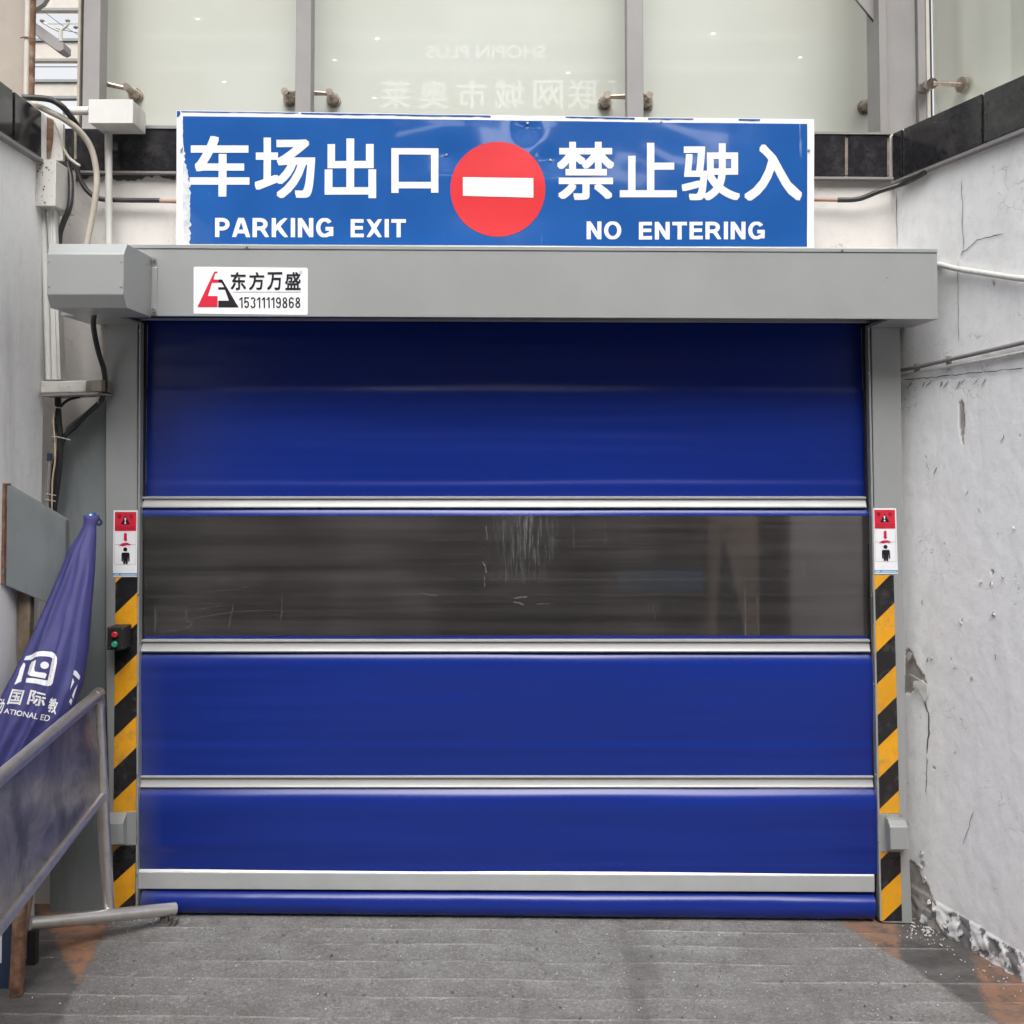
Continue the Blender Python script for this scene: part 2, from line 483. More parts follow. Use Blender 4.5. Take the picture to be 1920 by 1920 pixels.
# ------------------------------------------------------------ ground
def ground_mat():
    m, n, b = new_mat('ribbed_concrete_ramp')
    co = coords(n)
    sep = n.nodes.new('ShaderNodeSeparateXYZ'); n.links.new(co, sep.inputs[0])
    # warp for painted edges
    wn = math_n(n, 'MULTIPLY', math_n(n, 'SUBTRACT', noise_n(n, co, 22, 5, .75), .5), .075)
    def side(p, q, soft=.012):
        """1 on the left-hand side of the line p->q seen from above"""
        d = (q - p); d = Vector((d.x, d.y)).normalized()
        nx, ny = -d.y, d.x
        c0 = -(nx * p.x + ny * p.y)
        v = math_n(n, 'ADD', math_n(n, 'ADD', math_n(n, 'MULTIPLY', sep.outputs[0], nx), math_n(n, 'MULTIPLY', sep.outputs[1], ny)), c0)
        v = math_n(n, 'ADD', v, wn)
        return math_n(n, 'DIVIDE', math_n(n, 'ADD', v, soft), 2 * soft, True)
    G = lambda x, y: PG(x, y)
    mul = lambda a, b_: math_n(n, 'MULTIPLY', a, b_, True)
    big = noise_n(n, co, 1.8, 9, .65)
    med = noise_n(n, co, 9, 9, .7, (.6, 1, 1))
    fine = noise_n(n, co, 70, 6, .7)
    conc = mixc(n, ramp(n, big, [(.3, 0.), (.7, 1.)]), (.165, .158, .151), (.235, .229, .223))
    conc = mixc(n, math_n(n, 'MULTIPLY', ramp(n, med, [(.42, 0.), (.62, 1.)]), .6), conc, (.145, .137, .129))
    conc = mixc(n, math_n(n, 'MULTIPLY', ramp(n, fine, [(.52, 0.), (.68, 1.)]), .45), conc, (.42, .41, .40))
    conc = mixc(n, math_n(n, 'MULTIPLY', ramp(n, noise_n(n, co, 38, 5, .75, (1, .6, 1), 1.5), [(.53, 0.), (.62, 1.)]), .6), conc, (.095, .09, .085))
    conc = mixc(n, math_n(n, 'MULTIPLY', ramp(n, noise_n(n, co, 3.1, 4, .7), [(.48, 0.), (.64, 1.)]), .5), conc, (.12, .113, .105))
    conc = mixc(n, math_n(n, 'MULTIPLY', ramp(n, noise_n(n, co, 14, 5, .8, (1, 1, 1), 2.0), [(.60, 0.), (.66, 1.)]), .6), conc, (.30, .285, .27))
    conc = mixc(n, math_n(n, 'MULTIPLY', ramp(n, noise_n(n, co, 120, 2, .6, (1, 1, 1), 1.0), [(.58, 0.), (.68, 1.)]), .5), conc, (.46, .45, .44))
    # worn pale tread edges
    dash = ramp(n, noise_n(n, co, 9, 6, .85, (.7, 4, 1)), [(.40, 0.), (.56, 1.)])
    tr = n.nodes.new('ShaderNodeAttribute'); tr.attribute_name = 'tread'
    wob = noise_n(n, co, 90, 3)
    tl = math_n(n, 'MULTIPLY', ramp(n, tr.outputs['Fac'], [(.3, 0.), (.8, 1.)]), math_n(n, 'MULTIPLY', dash, ramp(n, wob, [(.3, .25), (.6, 1.)])))
    # side strips: dark asphalt and orange paint
    dark = mixc(n, ramp(n, med, [(.35, 0.), (.7, 1.)]), (.065, .060, .058), (.135, .128, .122))
    dark = mixc(n, math_n(n, 'MULTIPLY', ramp(n, fine, [(.58, 0.), (.72, 1.)]), .4), dark, (.24, .23, .22))
    orange = mixc(n, ramp(n, med, [(.3, 0.), (.75, 1.)]), (.34, .17, .095), (.24, .14, .095))
    left_out = side(G(205, 1730), G(88, 1960))                 # left of the left edge line
    left_out = math_n(n, 'SUBTRACT', 1, side(G(88, 1960), G(205, 1730))) if False else side(G(88, 1960), G(205, 1730))
    right_out = side(G(1600, 1745), G(1890, 1930))
    # orange triangle left: inside left strip, right of line (97,1760)->(140,1830)
    ol = mul(left_out, side(G(138, 1828), G(92, 1745)) if False else math_n(n, 'SUBTRACT', 1, side(G(138, 1826), G(92, 1742))))
    ol2 = mul(left_out, side(G(-20, 1905), G(30, 1925)) if False else math_n(n, 'SUBTRACT', 1, side(G(-10, 1862), G(30, 1930))))
    sideL = left_out
    c = mixc(n, sideL, conc, dark)
    worn = ramp(n, noise_n(n, co, 13, 5, .75), [(.36, .15), (.52, 1.)])
    c = mixc(n, mul(ol, worn), c, orange)
    # right strip
    c = mixc(n, right_out, c, dark)
    orr = mul(mul(right_out, math_n(n, 'SUBTRACT', 1, side(G(1682, 1730), G(1686, 1790)))), .75)
    c = mixc(n, mul(orr, worn), c, orange)
    orr2 = mul(mul(right_out, side(G(1836, 1835), G(1862, 1925))), .8)
    c = mixc(n, mul(orr2, worn), c, orange)
    c = mixc(n, math_n(n, 'MULTIPLY', tl, .62), c, (.42, .41, .40))
    # dirt gathered close to the door
    # tyre marks running up the ramp
    tm = noise_n(n, co, 3.2, 4, .6, (1.0, .12, 1), .25)
    c = mixc(n, math_n(n, 'MULTIPLY', ramp(n, tm, [(.60, 0.), (.68, 1.)]), .4), c, (.085, .08, .075))
    n.links.new(c, b.inputs['Base Color'])
    b.inputs['Roughness'].default_value = .85
    b.inputs['Specular IOR Level'].default_value = .3
    h = math_n(n, 'ADD', math_n(n, 'MULTIPLY', fine, .5), med)
    h = math_n(n, 'ADD', h, math_n(n, 'MULTIPLY', tl, .35))
    h = math_n(n, 'ADD', h, noise_n(n, co, 38, 5, .75, (1, .6, 1), 1.5))
    bump(n, b, h, .75, .010)
    return m
M['ground'] = ground_mat()

tread_px = [1717, 1745, 1773, 1805, 1838, 1873, 1911, 1952]
tys = [PG(960, y).y for y in tread_px]
step = 0.155
while tys[-1] > -9: tys.append(tys[-1] - step)
tys = [t for t in tys]
def build_ground():
    # cross-slope ribs: each tread ends in a low rounded lip
    ys = [(60.0, 0), (0.3, 0), (0.02, 0)]
    for t in tys:
        ys += [(t + .010, 0.2), (t + .004, 1.0), (t - .002, 1.0), (t - .007, 0.0), (t - .055, 0), (t - .1, 0)]
    ys = sorted(set((round(a, 4), b) for a, b in ys), reverse=True)
    ys += [(-10, 0), (-60, 0)]
    xs = [-60, -6, -3] + lin(-2.4, 2.4, 321) + [3, 6, 60]
    V, A = [], []
    for (y, a) in ys:
        for x in xs:
            z = gz(x, y) if abs(x) < 7 and y > -6 else gz(max(-7, min(7, x)), max(y, -6))
            wv = 0.004 * noise.noise(Vector((x * 2.2, y * .4, 1.3))) if -6 < y < 0 else 0
            yy = y + (0.012 * noise.noise(Vector((x * 2.4, y, 9))) + .004 * noise.noise(Vector((x * 14, y, 2))) if -6 < y < 0 else 0)
            a2 = a * max(0, min(1, .8 + 1.5 * noise.noise(Vector((x * 1.7, y * 5, 4))) + .8 * noise.noise(Vector((x * 9, y * 5, 1)))))
            z += a2 * .0022 + wv * .5
            V.append((x, yy, z)); A.append(a2)
    n = len(xs)
    Fc = [(j*n+i, j*n+i+1, (j+1)*n+i+1, (j+1)*n+i) for j in range(len(ys)-1) for i in range(n-1)]
    Fc = [f[::-1] for f in Fc]
    me = bpy.data.meshes.new('ground'); me.from_pydata(V, [], Fc)
    at = me.attributes.new('tread', 'FLOAT', 'POINT')
    at.data.foreach_set('value', A)
    for p in me.polygons: p.use_smooth = True
    tag(link('ground', me, M['ground']), kind='structure')
build_ground()

# ------------------------------------------------------------ walls
ZB = -0.12
def band_y(x): return 240 + (x - 200) * (252 - 240) / 1472        # top edge of the black tile band in the photo
wall = thing('back_wall', 'pinkish white plastered wall with a black tile band between sign and glass', 'wall', (0, YB, 0))
xl, xr = -2.6, RC.x + .02
zt_l, zt_r = PY(200, band_y(200) + 2, YB).z, PY(1672, band_y(1672) + 2, YB).z
zo = PY(960, 602, YB).z
jl, jr = PY(232, 900, YB).x, PY(1660, 900, YB).x
mb = MB()
mb.prism([(xl, YB, zo), (xr, YB, zo), (xr, YB, zt_r), (xl, YB, zt_l)], (0, .3, 0))
mb.box((xl, YB, ZB), (jl, YB + .3, zo - .0005))
mb.box((jr, YB, ZB), (xr, YB + .3, zo - .0005))
mb.build('masonry', M['back_plaster'], wall)
# tiles on the back wall, in front of the plaster
def tile_px(x0, x1, fn, thick_dir, parent, ytop, ybot, g=0.0):
    pts = [fn(x0, ytop(x0)), fn(x1, ytop(x1)), fn(x1, ybot(x1)), fn(x0, ybot(x0))]
    o = MB().prism(pts, thick_dir).build('tile', M['granite'], parent, bevel=.003)
    return o
YT = YB - .022
bt = lambda x: band_y(x) + 1
bb = lambda x: band_y(x) + 79
slab('tile_bed', [(96, bt(96) + 3), (1668, bt(1668) + 3), (1668, bb(1668) - 2), (96, bb(96) - 2)], YT + .008, .012, M['joint'], wall)
edges_b = [98, 140, 197, 362, 527, 692, 857, 1022, 1187, 1352, 1442, 1515, 1588, 1667]
for a, b_ in zip(edges_b, edges_b[1:]):
    jj = random.uniform(-.002, .002)
    tile_px(a + 3, b_ - 3, lambda x, y: PY(x, y, YT + jj), (0, .014, 0), wall, bt, bb)
# thin metal ledge and capping
slab('ledge', [(104, bb(104) + 1), (1676, bb(1676) + 1), (1676, bb(1676) + 5), (104, bb(104) + 5)], YT - .018, .038, M['post'], wall)
slab('ledge', [(212, bt(212) - 7), (1672, bt(1672) - 5), (1672, bt(1672) - 1), (212, bt(212) - 1)], YT - .006, .12, M['post'], wall, )
# broken plaster edge below the band at left
rr = random.Random(3)
top = [(135 + i * 6.5, bb(150) + 9) for i in range(31)]
bot = [(x, bb(150) + 16 + rr.uniform(-3, 3) + 4 * math.sin(x * .06)) for x, _ in top[::-1]]
slab('exposed_plaster', top + bot, YB - .004, .004, M['crack'], wall)

# right wall with real peeled layers
rwall = thing('side_wall', 'bright white side wall with peeling paint, right of the door', 'wall', (RC.x, RC.y, 0))
def rtop(x): return 251 + (x - 1672) * (140 - 251) / 248
def rbot(x): return 332 + (x - 1690) * (238 - 332) / 230
peel_polys = [
    [(1696,1217),(1701,1216),(1709,1222),(1711,1233),(1717,1246),(1725,1253),(1733,1267),(1737,1284),(1728,1277),(1714,1290),(1708,1300),(1696,1300)],
    [(1700,1610),(1712,1618),(1722,1628),(1730,1652),(1740,1658),(1746,1680),(1757,1695),(1748,1712),(1730,1700),(1722,1745),(1700,1750)],
    [(1796,757),(1801,752),(1806,756),(1809,800),(1808,822),(1806,835),(1803,820),(1799,796)],
    [(1712,1745),(1752,1722),(1772,1748),(1800,1768),(1790,1775),(1740,1760)],
]
def to_s(p): return (p - Vector((RC.x, RC.y, 0))).dot(RD)
peels = [[(to_s(PR(x, y)), PR(x, y).z) for x, y in poly] for poly in peel_polys]
def inpoly(x, y, P):
    c = False; j = len(P) - 1
    for i in range(len(P)):
        if (P[i][1] > y) != (P[j][1] > y) and x < (P[j][0]-P[i][0]) * (y-P[i][1]) / (P[j][1]-P[i][1]) + P[i][0]: c = not c
        j = i
    return c
ptop = [(to_s(PR(x, y)), PR(x, y).z) for x, y in ((1740, 1680), (1920, 1790))]
cr0 = [(to_s(PR(x, y)), PR(x, y).z) for x, y in ((1850, 1130), (1800, 1240), (1905, 830))]
SS = lin(-.02, .98, 190); ZZ = lin(ZB, PR(1800, rtop(1800)).z - .004, 500)
zband = lambda s: None
Vr, PE, PLN = [], [], []
for z in ZZ:
    for s in SS:
        q = Vector((s * 9, z * 9, 2.0))
        jx = .012 * noise.noise(q * 2.2) + .006 * noise.noise(q * 6); jz = .012 * noise.noise(q * 2.2 + Vector((9, 9, 0))) + .006 * noise.noise(q * 6 + Vector((5, 0, 0)))
        pe = 0.0
        if z < 2.6:
            for P in peels:
                if inpoly(s + jx * .6, z + jz * .6, P): pe = 1.0; break
        nz = noise.fractal(Vector((s * 14, z * 11, 5)), .9, 2.1, 4)
        if pe == 0:
            for (cs, cz) in cr0:
                wgt = max(0, 1 - math.hypot((s - cs) * 1.6, z - cz) / .17)
                if nz * .9 + wgt * .55 > .92: pe = 1.0; break
        zp = ptop[0][1] + (ptop[1][1] - ptop[0][1]) * (s - ptop[0][0]) / (ptop[1][0] - ptop[0][0])
        pl = 0.0
        n2 = noise.fractal(Vector((s * 16, z * 16, 11)), .9, 2.1, 4)
        if z < zp and pe == 0 and n2 > .04: pl = 1.0
        lip = 0.0
        off = .0025 * noise.noise(Vector((s * 3, z * 2, 0))) + .0012 * nz
        if z < zp: off += .004 if pl == 0 else .001
        off -= .005 * pe
        if z < .06: off += .01 * noise.noise(Vector((s * 25, z * 25, 3)))
        p = Vector((RC.x, RC.y, z)) + RD * s + RN * off
        Vr.append(p); PE.append(pe); PLN.append(pl)
ns = len(SS)
Fr = [(j*ns+i, j*ns+i+1, (j+1)*ns+i+1, (j+1)*ns+i) for j in range(len(ZZ)-1) for i in range(ns-1)]
me = bpy.data.meshes.new('plaster'); me.from_pydata([tuple(v) for v in Vr], [], Fr)
me.attributes.new('peel', 'FLOAT', 'POINT').data.foreach_set('value', PE)
me.attributes.new('plinth', 'FLOAT', 'POINT').data.foreach_set('value', PLN)
for p in me.polygons: p.use_smooth = True
link('plaster', me, M['wall_right'], rwall)
P0 = Vector((RC.x, RC.y, 0))
a = P0 + RD * .98; b_ = P0 + RD * 2.4
mb = MB().prism([a + Vector((0, 0, ZB)), b_ + Vector((0, 0, ZB)), b_ + Vector((0, 0, ZZ[-1])), a + Vector((0, 0, ZZ[-1]))], -RN * .3)
a0 = P0 - RD * .02 - RN * .012; a1 = P0 + RD * .98 - RN * .012
mb.prism([a0 + Vector((0, 0, ZB)), a1 + Vector((0, 0, ZB)), a1 + Vector((0, 0, ZZ[-1])), a0 + Vector((0, 0, ZZ[-1]))], -RN * .28)
mb.build('masonry', M['wall_right'], rwall)
# tile band on the right wall
def rtop(x): return 251 + (x - 1672) * (140 - 251) / 248
def rbot(x): return 332 + (x - 1690) * (238 - 332) / 230
mb = MB().prism([PR(1672, rtop(1672) + 4, .014), PR(2200, rtop(2200) + 4, .014), PR(2200, rbot(2200) - 3, .014), PR(1674, rbot(1674) - 3, .014)], -RN * .01)
mb.build('tile_bed', M['joint'], rwall)
er = [1672, 1693, 1843, 1990, 2140, 2200]
for a, b_ in zip(er, er[1:]):
    tile_px(a + 1.5, b_ - 2.5, lambda x, y: PR(x, y, .026), -RN * .011, rwall, rtop, rbot)
MB().prism([PR(1676, rbot(1676) + 1, .03), PR(2200, rbot(2200) + 1, .03), PR(2200, rbot(2200) + 13, .03), PR(1676, rbot(1676) + 5, .03)], -RN * .028).build('ledge', M['post'], rwall)
# paint flakes curling off
rf = random.Random(11)
def flake(cx, cy, sz, parent, fn, ang=None):
    ang = rf.uniform(0, 6.28) if ang is None else ang
    pts = []
    for k in range(9):
        a = ang + k / 9 * 6.28
        r = sz * rf.uniform(.25, .85)
        pts.append(fn(cx + r * math.cos(a), cy + r * math.sin(a) * 1.3, rf.uniform(.002, .007 + sz * .0006)))
    return pts
loose = [(1862,1150,6),(1838,1090,5),(1880,1080,5),(1802,1165,7),
         (1822,1270,5),(1790,1250,4),(1858,1095,4),(1790,1410,4),(1728,1620,9),(1733,1650,7),(1727,1600,6),(1900,990,4),(1750,1700,9),(1742,1690,7),(1770,1735,8),(1800,1750,8),(1830,1780,9),(1860,1790,8),(1745,1235,4)]
for x, y, s in loose:
    MB().prism(flake(x, y, s, rwall, PR), -RN * .0015).build('paint_flake', M['flake'], rwall)
def strip(line, wd, fn, name, m, parent, off=.004, seed=0):
    r_ = random.Random(seed); L, Rr = [], []
    for i, (x, y) in enumerate(line):
        x2, y2 = line[min(i+1, len(line)-1)]; x1, y1 = line[max(i-1, 0)]
        d = math.hypot(x2-x1, y2-y1) or 1; nx, ny = -(y2-y1)/d, (x2-x1)/d
        ww = wd * r_.uniform(.4, 1.2) * (.3 if i in (0, len(line)-1) else 1)
        L.append(fn(x + nx*ww, y + ny*ww, off)); Rr.append(fn(x - nx*ww, y - ny*ww, off))
    n_ = len(line)
    return MB().add(L + Rr, [(i, i+1, n_+i+1, n_+i) for i in range(n_-1)]).build(name, m, parent)
def wob(a, b, n_, amp, seed):
    r_ = random.Random(seed)
    return [(a[0] + (b[0]-a[0])*i/n_ + r_.uniform(-amp, amp), a[1] + (b[1]-a[1])*i/n_ + r_.uniform(-amp, amp)) for i in range(n_ + 1)]
for P_, o_ in (([(1713,1277),(1727,1275),(1737,1283),(1739,1302),(1733,1315),(1723,1293),(1722,1291),(1712,1290),(1712,1283)], .014), ([(1700,1228),(1704,1222),(1710,1226),(1707,1235),(1702,1240)], .012), ([(1702,1263),(1710,1265),(1725,1275),(1715,1272)], .016)):
    MB().prism([PR(x, y, o_ + .0015 * (i % 3)) for i, (x, y) in enumerate(P_)], -RN * .002).build('paint_flake', M['flake'], rwall)
strip([(1733,1312),(1735,1322),(1738,1332),(1741,1337),(1741.5,1350),(1741,1366),(1742,1376),(1739.5,1386),(1738.5,1400),(1738,1413)], 1.5, PR, 'crack', M['crack'], rwall)
strip(wob((1738,1420),(1736,1490),9,1.2,1), .7, PR, 'crack', M['crack'], rwall)
strip(wob((1800,478),(1830,452),5,1.2,2)+wob((1832,450),(1882,438),6,1,3), .9, PR, 'crack', M['crack'], rwall)
strip(wob((1803,340),(1806,470),10,1.5,4), .6, PR, 'crack', M['crack'], rwall)
strip(wob((1680,360),(1682,460),6,.4,5), .7, PR, 'crack', M['crack'], rwall)
strip(wob((1796,490),(1797,640),10,.8,6), .45, PR, 'crack', M['crack'], rwall)
strip(wob((1694,713),(1920,690),30,1.3,7), .9, PR, 'crack', M['crack'], rwall, .006)
strip(wob((1826,1520),(1806,1582),6,1.4,8), .7, PR, 'crack', M['crack'], rwall)
for i in range(9):
    x = 1712 + i * 17 + rf.uniform(-5, 5); y = 716 - i * .8
    strip(wob((x, y), (x - 6 + rf.uniform(-5, 3), y + rf.uniform(8, 20)), 3, 1.4, 20 + i), .8, PR, 'crack', M['crack'], rwall)
for i in range(10):
    x = rf.uniform(1715, 1900); y = rf.choice([rf.uniform(730, 1000), rf.uniform(1000, 1320)])
    strip(wob((x, y), (x + rf.uniform(-9, 9), y + rf.uniform(3, 16)), 3, 1.6, 60 + i), rf.uniform(.4, .9), PR, 'crack', M['crack'], rwall)

# left wall
lwall = thing('side_wall', 'greyish white side wall left of the door, a black tile band along its top', 'wall', (LX, -.1, 0))
ye = -.1
xw = LX
ZLT = PL(40, 151 + 40 * .755).z - .004
us = lin(-2.4, ye, 60); vs = lin(ZB, ZLT, 40)
me = grid(lambda u, v: Vector((xw + .004 * noise.noise(Vector((u * 2, v * 1.5, 4))), u, v)), us, vs)
link('plaster', me, M['wall_left'], lwall)
MB().box((xw - .35, -2.4, ZB), (xw - .006, ye, ZLT)).build('masonry', M['wall_left'], lwall)
def ltop(x): return 151 + x * .755
def lbot(x): return 245 + x * .645
for a, b_ in ((-150, -62), (-58, 24), (28, 78)):
    pts = [PL(a, ltop(a), .024), PL(b_, ltop(b_), .024), PL(b_, lbot(b_), .024), PL(a, lbot(a), .024)]
    MB().prism(pts, (-.02, 0, 0)).build('tile', M['granite'], lwall, bevel=.003)
MB().prism([PL(-150, lbot(-150) + 1, .03), PL(81, lbot(81) + 1, .03), PL(81, lbot(81) + 7, .03), PL(-150, lbot(-150) + 9, .03)], (-.03, 0, 0)).build('ledge', M['post'], lwall)
MB().prism([PY(84, 205, ye - .004), PY(118, 232, ye - .004), PY(118, 300, ye - .004), PY(88, 300, ye - .004)], (0, .02, 0)).build('rusty_edge', M['box_paint'], lwall)
MB().prism([PY(85, 218, ye - .009), PY(100, 224, ye - .009), PY(99, 262, ye - .009), PY(94, 296, ye - .009), PY(88, 296, ye - .009)], (0, .004, 0)).build('rusty_edge', M['rust'], lwall)

# ------------------------------------------------------------ text helper
def text_mesh(body, bold=0.0, mirror=False, sub=0):
    c = bpy.data.curves.new('t', 'FONT'); c.body = body; c.size = 1; c.offset = bold
    c.resolution_u = 4
    o = bpy.data.objects.new('t', c); COL.objects.link(o)
    bpy.context.view_layer.update()
    dg = bpy.context.evaluated_depsgraph_get()
    me = bpy.data.meshes.new_from_object(o.evaluated_get(dg))
    bpy.data.objects.remove(o)
    bm = bmesh.new(); bm.from_mesh(me)
    bmesh.ops.triangulate(bm, faces=bm.faces)
    for _ in range(sub):
        bmesh.ops.subdivide_edges(bm, edges=[e for e in bm.edges if e.calc_length() > .12], cuts=1)
        bmesh.ops.triangulate(bm, faces=bm.faces)
    bm.to_mesh(me); bm.free()
    return me
def place_text(name, body, rect, fn, m, parent, bold=0.0, mirror=False, sub=0):
    """rect: (x0,y0,x1,y1) or four corners (tl,tr,br,bl) in fn's own coordinates"""
    me = text_mesh(body, 0.0, sub=sub)
    lay = []
    if bold:
        bm = bmesh.new()
        offs = [(0, 0)] + [(bold * a, bold * b) for a, b in ((1, 1), (-1, 1), (-1, -1), (1, -1), (1, 0), (0, 1), (-1, 0), (0, -1))]
        src = [v.co.copy() for v in me.vertices]
        V_ = []; F_ = []
        for li, (dx, dy) in enumerate(offs):
            b0_ = len(V_)
            for co in src: V_.append((co.x + dx, co.y + dy, 0)); lay.append(li)
            F_ += [tuple(i + b0_ for i in p.vertices) for p in me.polygons]
        bm.free()
        me = bpy.data.meshes.new(name); me.from_pydata(V_, [], F_)
    xs = [v.co.x for v in me.vertices]; ys = [v.co.y for v in me.vertices]
    x0, x1, y0, y1 = min(xs), max(xs), min(ys), max(ys)
    if len(rect) == 4 and not hasattr(rect[0], '__len__'):
        a, b, c, d = rect; tl, tr, br, bl = (a, b), (c, b), (c, d), (a, d)
    else: tl, tr, br, bl = rect
    for vi, v in enumerate(me.vertices):
        u = (v.co.x - x0) / (x1 - x0); t = (y1 - v.co.y) / (y1 - y0)
        if mirror: u = 1 - u
        x = (tl[0]*(1-u) + tr[0]*u) * (1-t) + (bl[0]*(1-u) + br[0]*u) * t
        y = (tl[1]*(1-u) + tr[1]*u) * (1-t) + (bl[1]*(1-u) + br[1]*u) * t
        q_ = fn(x, y)
        if lay: q_ = q_ + (CAM - q_).normalized() * (.00008 * lay[vi])
        v.co = q_
    return link(name, me, m, parent)
def arc(cx, cy, rx, ry, a0, a1, n=14):
    return [(cx + rx * math.cos(math.radians(a0 + (a1 - a0) * k / n)), cy + ry * math.sin(math.radians(a0 + (a1 - a0) * k / n))) for k in range(n + 1)]
def glyphs(t):
    h = t / 2
    bowl = lambda y0, y1, x, r: [(h * .6, y1)] + arc(x, (y0 + y1) / 2, r, (y1 - y0) / 2, 90, -90) + [(h * .6, y0)]
    g = {}
    g['P'] = (.68, [[(h, 0), (h, 1)], bowl(.44, 1 - h, .34, .34 - h + .0)])
    g['R'] = (.76, [[(h, 0), (h, 1)], bowl(.46, 1 - h, .36, .34 - h), [(.36, .46), (.46, .40), (.68, -.03)]])
    g['A'] = (.80, [[(.07, -.04), (.37, 1.04)], [(.73, -.04), (.43, 1.04)], [(.18, .29), (.62, .29)]])
    g['K'] = (.76, [[(h, 0), (h, 1)], [(.66, 1.04), (h, .34)], [(.30, .56), (.68, -.04)]])
    g['I'] = (t, [[(h, 0), (h, 1)]])
    g['N'] = (.72, [[(h, 0), (h, 1)], [(.72 - h, 0), (.72 - h, 1)], [(h * .9, 1.02), (.72 - h * .9, -.02)]])
    g['G'] = (.80, [arc(.40, .5, .40 - h, .52 - h, 38, 305, 26) + [(.80 - h, .16), (.80 - h, .48)], [(.44, .44), (.80, .44)]])
    g['E'] = (.64, [[(h, 0), (h, 1)], [(h, 1 - h), (.63, 1 - h)], [(h, .52), (.60, .52)], [(h, h), (.64, h)]])
    g['X'] = (.76, [[(.09, 1.04), (.67, -.04)], [(.67, 1.04), (.09, -.04)]])
    g['T'] = (.70, [[(.35, 0), (.35, 1)], [(0, 1 - h), (.70, 1 - h)]])
    g['O'] = (.84, [arc(.42, .5, .42 - h, .52 - h, 0, 360, 32)])
    g['1'] = (.30, [[(.30 - h, 0), (.30 - h, 1)], [(.02, .76), (.30 - h, .96)]])
    g['5'] = (.46, [[(.44, 1 - h), (.08, 1 - h), (.07, .50)] + arc(.23, .34, .23 - h, .34 - h, 120, -150, 16)])
    g['3'] = (.46, [arc(.22, .75, .22 - h, .25 - h, 160, -75, 14) , arc(.22, .28, .24 - h, .28 - h, 75, -165, 16)])
    g['8'] = (.46, [arc(.23, .75, .20 - h, .25 - h, 0, 360, 18), arc(.23, .27, .23 - h, .27 - h, 0, 360, 18)])
    g['6'] = (.46, [arc(.23, .30, .23 - h, .30 - h, 0, 360, 20), [(h, .34)] + arc(.24, .70, .24 - h, .30 - h, 180, 20, 10)])
    g['9'] = (.46, [arc(.23, .70, .23 - h, .30 - h, 0, 360, 20), [(.46 - h, .66)] + arc(.22, .30, .24 - h, .30 - h, 0, -160, 10)])
    return g
def place_letters(body, rect, fn, m, parent, t=.2, gap=.13):
    """block capitals drawn as strokes; every letter is one mesh"""
    G_ = glyphs(t); xs_ = []; x = 0
    for ch in body:
        xs_.append(x); x += G_[ch][0] + gap
    W = x - gap; a, b, c, d = rect
    for x0, ch in zip(xs_, body):
        V, Fc = [], []
        for si, line in enumerate(G_[ch][1]):
            P = [line[0]]
            for p, q in zip(line, line[1:]):
                n_ = max(1, int(math.hypot(q[0]-p[0], q[1]-p[1]) / .25))
                P += [(p[0] + (q[0]-p[0])*k/n_, p[1] + (q[1]-p[1])*k/n_) for k in range(1, n_+1)]
            closed = math.hypot(P[0][0]-P[-1][0], P[0][1]-P[-1][1]) < 1e-6
            b0 = len(V)
            for i, p in enumerate(P):
                pa = P[i-1] if i else (P[-2] if closed else None)
                pb = P[i+1] if i < len(P)-1 else (P[1] if closed else None)
                n1 = n2 = None
                if pa: dd = math.hypot(p[0]-pa[0], p[1]-pa[1]); n1 = (-(p[1]-pa[1])/dd, (p[0]-pa[0])/dd)
                if pb: dd = math.hypot(pb[0]-p[0], pb[1]-p[1]); n2 = (-(pb[1]-p[1])/dd, (pb[0]-p[0])/dd)
                n1 = n1 or n2; n2 = n2 or n1
                mx, my = n1[0]+n2[0], n1[1]+n2[1]; ml = math.hypot(mx, my); mx, my = mx/ml, my/ml
                k = (t / 2) / max(.5, mx*n1[0] + my*n1[1])
                for sg in (1, -1):
                    u, v = p[0] + mx*k*sg, max(0, min(1, p[1] + my*k*sg))
                    q = fn(a + (c - a) * (x0 + u) / W, d + (b - d) * v)
                    V.append(q + (CAM - q).normalized() * (.0001 * si))
            for i in range(len(P)-1):
                Fc.append((b0+2*i, b0+2*i+1, b0+2*i+3, b0+2*i+2))
        me = bpy.data.meshes.new('letter'); me.from_pydata([tuple(v) for v in V], [], Fc)
        link('letter', me, m, parent)
def decal(name, poly, fn, m, parent):
    pts = [fn(x, y) for x, y in poly]
    bm = bmesh.new(); vs = [bm.verts.new(p) for p in pts]
    f = bm.faces.new(vs); bm.normal_update()
    if f.normal.y > 0: f.normal_flip()
    bmesh.ops.triangulate(bm, faces=[f])
    me = bpy.data.meshes.new(name); bm.to_mesh(me); bm.free()
    return link(name, me, m, parent)
def disc_px(cx, cy, rx, ry=None, n=48): 
    ry = ry or rx
    return [(cx + rx * math.cos(2*math.pi*k/n), cy + ry * math.sin(2*math.pi*k/n)) for k in range(n)]

